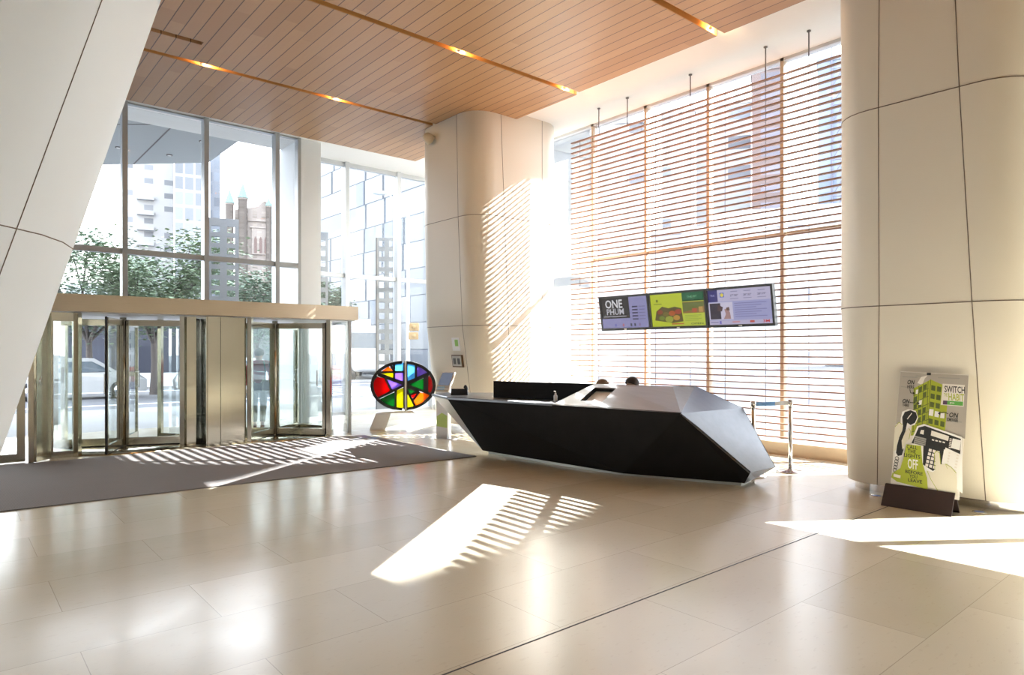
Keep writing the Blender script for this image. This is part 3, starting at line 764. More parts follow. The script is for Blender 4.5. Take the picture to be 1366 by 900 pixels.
ap([(240, 130), (262, 96), (300, 88), (284, 104), (268, 140)], 'w')
ap([(217, 160), (318, 110), (390, 140), (410, 250), (395, 400), (200, 420), (215, 300)], 'g')
line([(318, 110), (300, 360)], 3, 'dg')
for i in range(5):
    for j in range(3):
        x = 222+j*27-i*2; y = 168-j*13+i*42
        ap([(x, y), (x+19, y-9), (x+17, y+20), (x-2, y+28)], 'dg' if (i*3+j) % 4 else 'g')
for j in range(4): line([(222+j*27, 160-j*14), (214+j*26, 400)], 3, 'dg')
for i in range(6): line([(216-i*2, 200+i*40), (306, 158+i*42)], 3, 'dg')
for i in range(5):
    for j in range(2 + (i > 0)):
        x = 322+j*33-i*4; y = 140+i*45+j*6
        if y < 380 and not (i < 3 and j == 2): ap([(x, y), (x+23, y+5), (x+21, y+32), (x-2, y+28)], 'dg')
ap([(232, 168), (246, 165), (242, 190), (230, 190)], 'ww'); ap([(250, 226), (268, 222), (264, 248), (247, 250)], 'ww')
ap([(310, 270), (334, 272), (330, 308), (306, 304)], 'ww'); ap([(342, 280), (366, 284), (362, 314), (338, 310)], 'ww'); ap([(374, 290), (396, 290), (394, 318), (370, 316)], 'ww')
ap([(386, 132), (508, 138), (500, 252), (374, 246)], 'w')
at_('SWITCH', 396, 142, 508, 178, 'k'); at_('THE', 393, 182, 412, 200, 'g'); at_('HABIT', 418, 182, 503, 220, 'g')
ap([(388, 222), (412, 223), (410, 244), (386, 243)], 'pu'); ap([(412, 223), (498, 226), (496, 248), (410, 244)], 'gg'); at_('green', 425, 230, 450, 240, 'w')
at_('ON', 178, 112, 220, 136, 'k', 6); at_('HERE', 180, 142, 222, 160, 'k'); at_('ON', 148, 218, 190, 242, 'k', 6); at_('THERE', 150, 246, 190, 260, 'k')
at_('ON', 418, 284, 466, 310, 'k', 6); at_('SOMEWHERE', 408, 312, 468, 332, 'k')
line([(196, 165), (200, 185), (222, 186)], 4, 'k'); ap([(214, 178), (228, 186), (214, 194)], 'k'); line([(195, 238), (245, 240)], 4, 'k'); ap([(240, 230), (254, 242), (240, 250)], 'k'); line([(415, 292), (392, 284), (365, 292)], 4, 'k'); ap([(372, 280), (358, 292), (372, 302)], 'k')
# handset in a hand
ap([(140, 330), (150, 290), (185, 275), (230, 282), (245, 320), (225, 360), (190, 370), (165, 400), (160, 520), (135, 545), (105, 540), (110, 460), (140, 390)], 'ww')
ap([(150, 320), (165, 292), (200, 280), (232, 292), (240, 318), (226, 348), (200, 362), (180, 350), (168, 400), (150, 450), (158, 500), (148, 530), (124, 536), (112, 520), (118, 480), (135, 420), (152, 370)], 'k')
line([(208, 296), (180, 330)], 5, 'w')
ap([(105, 375), (130, 350), (155, 362), (150, 395), (128, 440), (112, 505), (95, 512)], 'c'); line([(106, 376), (130, 350), (152, 362)], 3, 'g'); ap([(168, 400), (190, 380), (202, 395), (192, 440), (170, 460), (150, 500), (146, 450)], 'c'); line([(190, 380), (200, 396), (190, 440)], 3, 'g')
for i in range(5):
    line([(118+8*math.cos(k*PI/4)*1.4 - i*3, 550+i*16+11*math.sin(k*PI/4)) for k in range(9)], 3, 'k')
# desk telephone
ap([(215, 420), (240, 366), (280, 352), (490, 410), (490, 700), (460, 680), (330, 620), (270, 600), (205, 480)], 'ww')
ap([(228, 415), (248, 372), (285, 362), (484, 420), (480, 500), (400, 470), (380, 560), (330, 600), (272, 570), (275, 470), (205, 460)], 'k')
ap([(255, 405), (262, 385), (280, 385), (276, 410)], 'w'); ap([(322, 385), (420, 410), (415, 436), (318, 412)], 'w')
ap([(228, 418), (292, 430), (286, 470), (218, 462)], 's'); [line([(224, 428+i*10), (290, 440+i*10)], 2, 'k') for i in range(4)]
for i in range(4): ap([(325+i*20, 430+i*3), (338+i*20, 433+i*3), (336+i*20, 440+i*3), (323+i*20, 437+i*3)], 'w')
for i in range(5):
    for j in range(3): ap([(308+j*22-i*5, 482+i*20+j*4), (324+j*22-i*5, 485+i*20+j*4), (321+j*22-i*5, 500+i*20+j*4), (305+j*22-i*5, 497+i*20+j*4)], 'w')
ap([(440, 420), (484, 428), (478, 480), (430, 470)], 'ww'); ap([(392, 480), (410, 484), (396, 560), (378, 556)], 'ww'); ap([(436, 492), (456, 496), (438, 590), (418, 580)], 'ww')
for i in range(6): ap([(418-i*3, 492+i*15), (428-i*3, 494+i*15), (426-i*3, 502+i*15), (416-i*3, 500+i*15)], 'w'); ap([(462-i*3, 500+i*16), (474-i*3, 503+i*16), (471-i*3, 511+i*16), (459-i*3, 508+i*16)], 'w'); ap([(424-i*1, 420+i*9), (436-i*1, 422+i*9), (435-i, 427+i*9), (423-i, 425+i*9)], 'w')
ap([(272, 574), (330, 600), (340, 590), (336, 610), (276, 592)], 'ww')
# pointing hand
ap([(340, 500), (352, 492), (368, 500), (372, 560), (400, 556), (430, 570), (458, 600), (462, 640), (458, 715), (360, 708), (320, 650), (296, 600), (330, 605), (345, 590)], 'c')
line([(340, 590), (338, 505), (352, 492), (368, 502), (372, 560)], 3, 'g'); line([(400, 556), (430, 570), (458, 598)], 3, 'g'); line([(360, 705), (318, 645), (296, 600)], 3, 'g'); line([(400, 556), (410, 580)], 2, 'g')
# bell shaped green panel with the slogan
ap([(176, 468), (262, 470), (270, 560), (296, 640), (300, 700), (120, 676), (84, 655), (92, 632), (140, 600), (160, 540)], 'g')
for s, x0, y0, x1, y1, m in (('CALL', 178, 470, 240, 490, 'k'), ('THE', 184, 494, 232, 512, 'k'), ('LIGHTS', 162, 516, 258, 536, 'k'), ('OFF', 184, 544, 244, 598, 'ww'), ('BEFORE', 170, 606, 272, 624, 'k'), ('YOU', 194, 628, 240, 646, 'k'), ('LEAVE', 186, 650, 268, 668, 'k')): at_(s, x0, y0, x1, y1, m)
ap([(100, 634), (142, 640), (140, 656), (98, 650)], 'w')
ap([(298, 72), (322, 73), (321, 86), (297, 85)], 'k')
art.build('printed_artwork', None, ps)

# ------------------------------------------------------------------ small things on and by the columns
def onface(v, z, off=.0): return (Fz(z)-off, v, z)
def face_plate(name, parent, T, v0, v1, z0, z1, d0, d1, m):
    c = [(Fz(z)-d, v, z) for d in (d0, d1) for v, z in ((v0, z0), (v1, z0), (v1, z1), (v0, z1))]
    b = MB().add(c, [(0,3,2,1),(4,5,6,7),(0,1,5,4),(1,2,6,5),(2,3,7,6),(3,0,4,7)], None, False, T); return b.build(name, m, parent)
n_ = thing('notice', 'small white notice with a green mark on the middle column', 'notice', (7.8, 10.9, 1.62)); T = local(n_)
face_plate('card', n_, T, 10.77, 11.03, 1.61, 1.87, .002, .008, M['paint_w'])
face_plate('green_mark', n_, T, 10.82, 10.93, 1.70, 1.83, .009, .010, mat('leaf_green', (.30, .60, .15), .5))
n_ = thing('intercom_panel', 'small bronze framed intercom panel on the middle column below a notice', 'panel', (7.8, 10.9, 1.29)); T = local(n_)
face_plate('frame', n_, T, 10.72, 11.06, 1.28, 1.53, .002, .04, mat('bronze_frame', (.16, .11, .07), .4, .5))
face_plate('face', n_, T, 10.745, 11.035, 1.305, 1.505, .0405, .045, mat('grey_face', (.50, .49, .45), .4))
for v in (10.82, 10.96): face_plate('speaker_grille', n_, T, v-.045, v+.045, 1.34, 1.46, .0455, .047, mat('dark_grille', (.10, .10, .10), .6))
fl = thing('flood_light', 'cream flood light fixed high on the middle column near the timber ceiling', 'light fitting', (7.50, 11.45, 5.93)); T = local(fl)
R = T @ Matrix.Translation((7.48, 11.45, 5.93)) @ Matrix.Rotation(math.radians(-62), 4, 'Y')
MB().lathe([(.035, .09), (.07, .07), (.10, .02), (.115, -.09), (.11, -.09), (.09, .0), (.03, .04)], None, 20, T=R).build('shade', M['sill'], fl)
MB().tube([(7.62, 11.45, 5.9), (7.50, 11.45, 5.97)], .015, None, 8, T=T).build('bracket', M['sill'], fl)
for i, (u, v, l) in enumerate(((7.90, 3.05, 'round floor uplight left of the poster stand'), (7.90, 2.08, 'round floor uplight right of the poster stand'))):
    up = thing('floor_uplight', l, 'floor light', (u, v, .0005))
    MB().lathe([(.062, 0), (.062, .004), (.045, .006)], None, 24).build('rim', M['chrome'], up)
    MB().lathe([(.044, .0065), (.03, .009)], None, 20).build('lens', mat('blue_lens', (.25, .33, .75), .2), up)
def stanchion(u, v, label):
    s = thing('barrier_post', label, 'barrier post', (u, v, 0), 0)
    MB().lathe([(.165, 0), (.165, .008), (.15, .02), (.04, .03), (.03, .05)], None, 32).build('base', M['chrome'], s)
    MB().lathe([(.026, .03), (.026, .90)], None, 16).build('post', M['chrome'], s)
    MB().lathe([(.034, .88), (.034, .96), (.025, .965)], None, 16).build('belt_head', M['cord'] if False else M['chrome'], s)
    return s
a_, c_ = (8.56, 4.38), (7.96, 4.57)
stanchion(*a_, 'chrome barrier post standing clear of the desk near the window')
s2 = stanchion(*c_, 'chrome barrier post just behind the right tip of the desk')
b = MB(); pa, pc = Vector((*a_, .925)), Vector((*c_, .925)); dv = (pa-pc).normalized(); p0 = pc+dv*.036; p1 = pc + (pa-pc)*.58; p2 = pa-dv*.036
nv_ = Vector((-dv.y, dv.x, 0))*.002
def strip(a, c, sag0, sag1):
    return MB().add([a+nv_+Vector((0,0,-.025+sag0)), c+nv_+Vector((0,0,-.025+sag1)), c+nv_+Vector((0,0,.025+sag1)), a+nv_+Vector((0,0,.025+sag0)), a-nv_+Vector((0,0,-.025+sag0)), c-nv_+Vector((0,0,-.025+sag1)), c-nv_+Vector((0,0,.025+sag1)), a-nv_+Vector((0,0,.025+sag0))], [(0,1,2,3),(7,6,5,4),(0,4,5,1),(3,2,6,7),(0,3,7,4),(1,5,6,2)], None, False, local(s2))
strip(p0, p1, 0, -.006).build('blue_belt', mat('blue_webbing', (.13, .33, .70), .6), s2)
strip(p1, p2, -.006, 0).build('pale_belt', mat('pale_webbing', (.75, .80, .85), .6), s2)

# lamps in the ceiling slots
random.seed(5)
for u, v, l in ((6.02, 8.35, 'brightest'), (3.15, 11.40, ''), (7.75, 11.40, ''), (8.30, 8.35, ''), (8.35, 5.45, ''), (5.4, 11.40, '')):
    where = {8.35: 'the middle ceiling slot', 11.40: 'the ceiling slot nearest the entrance', 5.45: 'the right ceiling slot'}[v]
    wh2 = {6.02: 'halfway along', 3.15: 'near the left end of', 7.75: 'at the column end of', 8.30: 'at the window end of', 8.35: 'at the window end of', 5.4: 'halfway along'}[u]
    d = thing('slot_lamp', 'small lamp %s %s' % (wh2, where), 'lamp', (u, v, 6.20))
    MB().lathe([(.012, .09), (.012, .03), (.028, .028), (.028, .0)], None, 14).build('lamp_body', M['paint_w'], d)
    ld = bpy.data.lights.new('slot_lamp_light', 'POINT'); ld.energy = 5; ld.color = (1, .62, .25); ld.shadow_soft_size = .02
    lo = bpy.data.objects.new('slot_lamp_light', ld); C.objects.link(lo); lo.location = (u+.09, v, 6.235)
# ------------------------------------------------------------------ people
def skin(name, joints, edges, m, parent=None, sub=2):
    names = list(joints); me = bpy.data.meshes.new(name)
    me.from_pydata([joints[n][:3] for n in names], [(names.index(a), names.index(b)) for a, b in edges], [])
    o = bpy.data.objects.new(name, me); C.objects.link(o)
    sk = o.modifiers.new('skin', 'SKIN')
    if not me.skin_vertices: 
        me.attributes.new('x', 'FLOAT', 'POINT')
    lay_ = me.skin_vertices[0].data if me.skin_vertices else None
    if lay_ is None:
        bm = bmesh.new(); bm.from_mesh(me); bm.verts.layers.skin.verify(); bm.to_mesh(me); bm.free(); lay_ = me.skin_vertices[0].data
    for i, n in enumerate(names):
        r = joints[n][3]; lay_[i].radius = (r, r) if not isinstance(r, tuple) else r
        lay_[i].use_root = (i == 0)
    o.modifiers.new('sub', 'SUBSURF').levels = sub; o.modifiers['sub'].render_levels = sub
    dg = bpy.context.evaluated_depsgraph_get(); dg.update()
    nm = bpy.data.meshes.new_from_object(o.evaluated_get(dg)); bpy.data.objects.remove(o)
    nm.materials.clear(); nm.materials.append(m)
    for p in nm.polygons: p.use_smooth = True
    r = bpy.data.objects.new(name, nm); C.objects.link(r)
    if parent: r.parent = parent
    return r
SKIN = mat('skin', (.50, .31, .22), .55, noise=.04)
def figure(t, P, hairc, shirt, trousers, shoes, jacket=None):
    """P: joint name -> position; body faces +Y"""
    J = {'pel': (*P['pel'], .115), 'wai': (*P['wai'], .10), 'che': (*P['che'], .125), 'nb': (*P['nb'], .06), 'hd0': (*P['hd0'], .072), 'hd1': (*P['hd1'], .092), 'hd2': (*P['hd2'], .07)}
    Ed = [('pel', 'wai'), ('wai', 'che'), ('che', 'nb'), ('nb', 'hd0'), ('hd0', 'hd1'), ('hd1', 'hd2')]
    for s, sx in (('l', -1), ('r', 1)):
        for nme, r in (('sh', .062), ('el', .042), ('wr', .027), ('pa', .034)): J[s+nme] = (*P[s+nme], r)
        for nme, r in (('hip', .09), ('kn', .055), ('an', .038), ('to', .035)): J[s+nme] = (*P[s+nme], r)
        Ed += [('che', s+'sh'), (s+'sh', s+'el'), (s+'el', s+'wr'), (s+'wr', s+'pa'), ('pel', s+'hip'), (s+'hip', s+'kn'), (s+'kn', s+'an'), (s+'an', s+'to')]
        w = Vector(P[s+'wr']); p = Vector(P[s+'pa']); d = (p-w).normalized(); side = d.cross(Vector((0, 0, 1)));
        if side.length < .2: side = Vector((0, 1, 0))
        side.normalize()
        for k in range(4):
            o1 = p + side*(k-1.5)*.02 + d*.035; ln = (.045, .055, .052, .04)[k]
            o2 = o1 + d*ln*.6 + Vector((-sx*.008, 0, 0)); o3 = o2 + d*ln*.5 + Vector((-sx*.018, .004, 0))
            for q_, v_ in (('a', o1), ('b', o2), ('c', o3)): J[s+'f%d' % k+q_] = (*v_, .009)
            Ed += [(s+'pa', s+'f%da' % k), (s+'f%da' % k, s+'f%db' % k), (s+'f%db' % k, s+'f%dc' % k)]
        th = w + d*.03 + side*.035; th2 = th + d*.035 + side*.018
        J[s+'t1'] = (*th, .011); J[s+'t2'] = (*th2, .009); Ed += [(s+'pa', s+'t1'), (s+'t1', s+'t2')]
    body = skin('body', J, Ed, SKIN, t)
    # face: nose, ears
    h = Vector(P['hd1'])
    MB().ball((h.x, h.y+.088, h.z-.005), (.012, .016, .018)).build('nose', SKIN, t)
    for sx in (-1, 1):
        MB().ball((h.x+sx*.085, h.y-.005, h.z), (.012, .022, .03)).build('ear', SKIN, t)
        MB().ball((h.x+sx*.032, h.y+.078, h.z+.02), (.012, .008, .007)).build('eye', M['black'], t)
    MB().ball((h.x, h.y+.077, h.z-.048), (.024, .008, .006)).build('mouth', mat('lips', (.42, .17, .14), .5), t)
    hr = MB(); n = 16; vs = []; fs = []
    for i in range(10):
        p_ = PI*i/9*.62
        for k in range(n):
            a = 2*PI*k/n; back = .5-.5*math.sin(a); pp = p_*(.72+.42*back)
            vs.append((h.x+.101*math.sin(pp)*math.cos(a), h.y-.008+.108*math.sin(pp)*math.sin(a), h.z+.012+.104*math.cos(pp)))
    for i in range(9):
        for k in range(n): fs.append((i*n+k, i*n+(k+1) % n, (i+1)*n+(k+1) % n, (i+1)*n+k)[::-1])
    hr.add(vs, fs, None, True); o = hr.build('hair', mat('hair_colour', hairc, .7, noise=.3, scale=60), t)
    s_ = o.modifiers.new('s', 'SOLIDIFY'); s_.thickness = .012; s_.offset = -1
    g = lambda n, e: (*P[n], e)
    TJ = {'pel': g('pel', .128), 'wai': g('wai', .118), 'che': g('che', .142), 'nb': g('nb', .07)}
    TE = [('pel', 'wai'), ('wai', 'che'), ('che', 'nb')]
    for s in 'lr':
        w = Vector(P[s+'el'])*.15 + Vector(P[s+'wr'])*.85
        TJ[s+'sh'] = g(s+'sh', .076); TJ[s+'el'] = g(s+'el', .056); TJ[s+'wr'] = (*w, .042); TE += [('che', s+'sh'), (s+'sh', s+'el'), (s+'el', s+'wr')]
    skin('shirt', TJ, TE, shirt, t)
    LJ = {'pel': g('pel', .124)}; LE = []
    for s in 'lr':
        a = Vector(P[s+'kn'])*.06 + Vector(P[s+'an'])*.94
        LJ[s+'hip'] = g(s+'hip', .102); LJ[s+'kn'] = g(s+'kn', .072); LJ[s+'an'] = (*a, .058); LE += [('pel', s+'hip'), (s+'hip', s+'kn'), (s+'kn', s+'an')]
    skin('trousers', LJ, LE, trousers, t)
    for s in 'lr':
        an, to = Vector(P[s+'an']), Vector(P[s+'to'])
        hz = Vector((an.x, an.y, an.z)); heel = an + (an-to).normalized()*.05; heel.z = min(an.z, to.z) if abs(an.z-to.z) < .2 else an.z-.03
        skin('shoe', {'h': (*heel, .042), 'a': (*((an+to)/2), .047), 't': (*to, .038)}, [('h', 'a'), ('a', 't')], shoes, t)
    return body
def seated(label, clabel, u, v, rz, headz, hairc, shirt, cat='person'):
    dz = headz - 1.27
    t = thing('person', label, 'person', (u, v, 0), rz)
    P = {'pel': (0, 0, .53+dz), 'wai': (0, -.01, .68+dz), 'che': (0, -.01, .86+dz), 'nb': (0, .0, 1.0+dz), 'hd0': (0, .02, 1.05+dz), 'hd1': (0, .035, 1.13+dz), 'hd2': (0, .03, 1.185+dz)}
    for s, x in (('l', -1), ('r', 1)):
        P[s+'sh'] = (x*.17, -.01, .93+dz); P[s+'el'] = (x*.22, .10, .70+dz); P[s+'wr'] = (x*.17, .30, .775); P[s+'pa'] = (x*.165, .36, .775)
        P[s+'hip'] = (x*.09, .02, .52+dz); P[s+'kn'] = (x*.11, .42, .52+dz*.6); P[s+'an'] = (x*.11, .40, .10); P[s+'to'] = (x*.11, .54, .05)
    figure(t, P, hairc, shirt, mat('dark_trousers', (.03, .03, .04), .8), M['black'])
    c = thing('office_chair', clabel, 'chair', (u, v, 0), rz)
    z = .40 + dz
    smooth_edges(MB().box((-.23, -.22, z-.05), (.23, .24, z+.0)).build('seat', M['cushion'], c), .02)
    smooth_edges(MB().box((-.20, -.27, z+.08), (.20, -.22, z+.42)).build('backrest', M['cushion'], c), .02)
    MB().tube([(0, 0, .08), (0, 0, z-.05)], .028).build('gas_lift', M['chrome'], c)
    b = MB()
    b.tube([(0, -.20, z-.03), (0, -.30, z+.02), (0, -.275, z+.15)], .015)
    b.build('back_arm', M['black'], c)
    for k in range(5):
        a = 2*PI*k/5+.3; l = MB().tube([(0, 0, .10), (.27*math.cos(a), .27*math.sin(a), .07)], [.024, .016]).build('leg', M['black'], c)
        MB().lathe([(.027, -.02), (.027, .02)], None, 12, T=Matrix.Translation((.27*math.cos(a), .27*math.sin(a), .028)) @ Matrix.Rotation(a, 4, 'Z') @ Matrix.Rotation(PI/2, 4, 'X')).build('castor', M['black'], l)
M['cushion'] = mat('charcoal_fabric', (.05, .05, .055), .9)
seated('person with short dark hair sitting low behind the desk, head just above the ridge', 'charcoal office chair under the dark haired person behind the desk', 7.82, 6.42, math.radians(80), 1.255, (.035, .022, .018), mat('navy_shirt', (.05, .07, .13), .8))
seated('person with lighter brown hair sitting behind the desk nearer the screen panel', 'charcoal office chair under the brown haired person behind the desk', 7.95, 7.12, math.radians(60), 1.195, (.16, .10, .06), mat('grey_shirt', (.35, .35, .36), .8))
# walker outside the right revolving door
t = thing('person', 'person in a dark red top and dark trousers walking outside the right revolving door', 'person', (4.98, 13.98, -.02), math.radians(-25))
P = {'pel': (0, 0, .90), 'wai': (0, .01, 1.06), 'che': (0, .02, 1.27), 'nb': (0, .03, 1.43), 'hd0': (0, .045, 1.48), 'hd1': (0, .06, 1.57), 'hd2': (0, .055, 1.63)}
P.update({'lsh': (-.18, .02, 1.36), 'lel': (-.23, -.06, 1.10), 'lwr': (-.22, .08, .88), 'lpa': (-.22, .10, .81), 'rsh': (.18, .02, 1.36), 'rel': (.25, -.02, 1.10), 'rwr': (.20, .16, 1.0), 'rpa': (.17, .22, .98),
          'lhip': (-.09, 0, .88), 'lkn': (-.10, .14, .50), 'lan': (-.09, .10, .10), 'lto': (-.09, .24, .05), 'rhip': (.09, 0, .88), 'rkn': (.09, .02, .49), 'ran': (.09, -.24, .14), 'rto': (.09, -.14, .05)})
figure(t, P, (.10, .09, .10), mat('dark_red_top', (.34, .03, .05), .8), mat('black_trousers', (.03, .035, .045), .8), mat('worn_shoes', (.20, .08, .06), .7))
bg = thing('shoulder_bag', 'grey green bag and dark coat carried by the walking person', 'bag', (5.14, 13.86, .78), math.radians(-25))
smooth_edges(MB().box((-.12, -.16, .0), (.12, .02, .22)).build('bag_body', mat('olive_canvas', (.15, .15, .11), .9, noise=.3), bg), .04)
MB().tube([(-.06, -.07, .2), (-.06, -.05, .45), (-.10, 0, .62)], .012, None, 8).build('strap', M['black'], bg)
skin('coat', {'a': (.06, -.10, .62, .07), 'b': (.12, -.14, .45, .09), 'c': (.14, -.14, .2, .08), 'd': (.14, -.12, .06, .05)}, [('a', 'b'), ('b', 'c'), ('c', 'd')], mat('navy_coat', (.03, .035, .10), .8), bg)

# ------------------------------------------------------------------ street outside
def paving():
    m, nt, b, o = nodes('pale_paving'); k = NT(nt); pos, x, y, z = k.xyz()
    jx = k.m('LESS_THAN', k.m('FRACT', k.m('DIVIDE', x, 1.5)), .01); jy = k.m('LESS_THAN', k.m('FRACT', k.m('DIVIDE', y, 1.5)), .01)
    c = k.mix(k.noise(pos, .8, 5), (.30, .295, .29), (.36, .355, .35)); c = k.mix(k.m('MULTIPLY', k.m('MAXIMUM', jx, jy), .5), c, (.2, .2, .2))
    nt.links.new(c, b.inputs['Base Color']); b.inputs['Roughness'].default_value = .8; return m
M['paving'] = paving(); M['asphalt'] = mat('worn_asphalt', (.14, .138, .148), .85, noise=.25, scale=.7)
g = MB().box((-90, 15.62, -.4), (10.5, 21.5, -.03)).box((10.55, -60, -.4), (20, 21.5, -.03)).build('pavement', M['paving']); g['kind'] = 'structure'
g = MB().box((-90, -9.5, -.6), (10.5, 15.6, -.31)).build('foundation', M['paving']); g['kind'] = 'structure'
g = MB().box((-200, 21.5, -.5), (260, 34, -.15)).box((20, -200, -.5), (31, 21.5, -.15)).build('road', M['asphalt']); g['kind'] = 'structure'
g = MB().box((-200, 34, -.5), (260, 300, -.04)).box((31, -200, -.5), (260, 21.5, -.04)).build('far_pavement', M['paving']); g['kind'] = 'structure'
b = MB()
for i in range(9): b.box((-30, 22.1+i*1.25, -.15), (60, 22.45+i*1.25, -.146)) if i in (0, 2, 8) else None
for i in range(9): b.box((12.0, 22.4+i*1.25, -.145), (15.5, 22.95+i*1.25, -.142))
g = b.build('road_markings', M['paint_w']); g['kind'] = 'structure'

sf = MB().prism([(-8, 14.55), (5.25, 14.55), (5.25, 18.4), (3.0, 20.6), (.1, 23.5), (-8, 23.5)], 6.50, 7.1)
M['soffit'] = mat('pale_soffit', (.40, .42, .43), .6, noise=.02)
so = struct('soffit', sf, M['soffit'])
MB().box((3.78, 14.6, 6.492), (3.81, 19.8, 6.499)).prism([(.5, 18.45), (.5, 18.48), (5.2, 14.63), (5.2, 14.6)], 6.492, 6.499).build('joint', M['cord'], so)
MB().box((-8, 14.53, 6.45), (5.2, 14.55, 6.9)).build('fascia', M['mullion'], so)
for u, v in ((2.3, 16.4), (4.6, 16.6), (3.2, 18.4), (4.3, 18.3), (1.6, 19.6)):
    d = thing('soffit_light', 'round recessed light in the pale outdoor soffit', 'light fitting', (u, v, 6.495), 0, 'recessed lights in the outdoor soffit')
    MB().lathe([(.07, -.012), (.07, .004)], None, 16).build('ring', M['cord'], d); MB().lathe([(.045, -.015), (.045, -.0125)], None, 12).build('lens', M['paint_w'], d)

# square-holed pylons on the pavement
def pylon(px0, px1, ytop, D, label, cols=2, side=0.35):
    p0, p1 = ray(px0, D, 0), ray(px1, D, 0); c = (p0+p1)/2; w = (p1-p0).length
    ztop = 1.62 + D*(467-ytop)/893
    t = thing('perforated_pylon', label, 'pylon', (c.x, c.y, -.03), facing((px0+px1)/2))
    b = MB(); n = int((ztop-.1)/.29); cw = w/cols; hw = cw*.27; hh = .085
    # lattice: vertical strips plus rungs so that the squares are real holes
    xs = [-w/2] + sum([[-w/2+cw*(i+.5)-hw, -w/2+cw*(i+.5)+hw] for i in range(cols)], []) + [w/2]
    for i in range(0, len(xs), 2): b.box((xs[i], -.04, 0), (xs[i+1], .04, ztop))
    for k in range(n+1):
        z0 = k*.29 + hh; z1 = min((k+1)*.29 - hh + .0, ztop)
        if k == n: z1 = ztop
        for i in range(cols): b.box((xs[1+2*i], -.04, z0 if k else 0), (xs[2+2*i], .04, z1))
    b.build('lattice_face', M['pylon'], t)
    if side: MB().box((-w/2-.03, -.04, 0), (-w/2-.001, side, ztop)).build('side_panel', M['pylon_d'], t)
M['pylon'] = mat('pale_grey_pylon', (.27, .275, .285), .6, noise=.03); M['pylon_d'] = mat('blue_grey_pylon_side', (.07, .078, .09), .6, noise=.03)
pylon(279, 317, 290, 18.2, 'pale grey square-holed pylon seen above the canopy in front of the church')
pylon(410, 437, 308, 18.6, 'pale grey square-holed pylon partly behind the white pier')
pylon(503, 529, 316, 18.8, 'pale grey square-holed pylon seen behind the stained glass disc', 2, .9)
pylon(160, 178, 424, 18.0, 'pale grey square-holed lattice added for the reflection in the left revolving door', 1, 0)  # stands in for squares reflected in the door glass

# trees
LEAF = [mat('leaf_green_%s' % n, c, .7, noise=.3, scale=2) for n, c in (('mid', (.15, .20, .12)), ('cool', (.135, .19, .135)))]
BARK = mat('grey_brown_bark', (.10, .085, .08), .9, noise=.3, scale=10)
def tree(px, D, label, h, spread, zb, seed, lm=0, n=3600, flat=.35, leaf=.13):
    rnd = random.Random(seed); c = ray(px, D, 0)
    leaf *= .62; n = int(n*4.2)
    t = thing('tree', label, 'tree', (c.x, c.y, -.04))
    b = MB(); b.tube([(0, 0, 0), (.04, .02, zb*.5), (.0, 0, zb)], [.15, .12, .10], None, 8)
    tips = []
    for k in range(9):
        a = 2*PI*k/9 + rnd.random()*.5; L_ = spread*(.55+.45*rnd.random()); z1 = zb + (h-zb)*(.25+.7*rnd.random())
        p1 = (L_*.35*math.cos(a), L_*.35*math.sin(a), zb+(z1-zb)*.5); p2 = (L_*math.cos(a+.2), L_*math.sin(a+.2), z1)
        b.tube([(0, 0, zb*.82), p1, p2], [.07, .045, .015], None, 6); tips.append(p2); tips.append(p1)
        for m in range(3):
            a2 = a + rnd.uniform(-.9, .9); p3 = (p1[0]+L_*.5*math.cos(a2), p1[1]+L_*.5*math.sin(a2), z1+rnd.uniform(-.5, .6))
            b.tube([p1, p3], [.03, .01], None, 5); tips.append(p3)
    b.build('trunk', BARK, t)
    f = MB(); vs = []; fs = []
    for i in range(n):
        cx, cy, cz = tips[rnd.randrange(len(tips))]; r = spread*.34
        x = cx+rnd.gauss(0, r*.6); y = cy+rnd.gauss(0, r*.6); z = cz+rnd.gauss(0, r*flat)
        s = leaf*(.6+.8*rnd.random()); a = rnd.random()*6.28; tl = rnd.uniform(-.7, .7)
        ux, uy = math.cos(a)*s, math.sin(a)*s; wx, wy, wz = -math.sin(a)*s*.55, math.cos(a)*s*.55, tl*s*.6
        o_ = len(vs); vs += [(x-ux, y-uy, z), (x+wx, y+wy, z+wz), (x+ux, y+uy, z+.1*s), (x-wx, y-wy, z-wz)]; fs.append((o_, o_+1, o_+2, o_+3))
    f.add(vs, fs); f.build('foliage', LEAF[lm], t)
tree(205, 25.0, 'feathery green street tree with a dark forked trunk, seen through the left revolving door', 5.6, 2.5, 2.3, 1)
tree(118, 27.0, 'feathery green street tree at the far left of the entrance glass', 5.9, 2.9, 2.4, 2, 1)
tree(342, 38.0, 'green street tree in front of the church, right of the tall pylon', 5.4, 2.4, 2.3, 3, 1, 2600, .6, .16)
tree(444, 37.0, 'small green tree seen between the white pier and the first white mullion', 5.4, .9, 3.2, 4, 1, 1600, .6, .16)

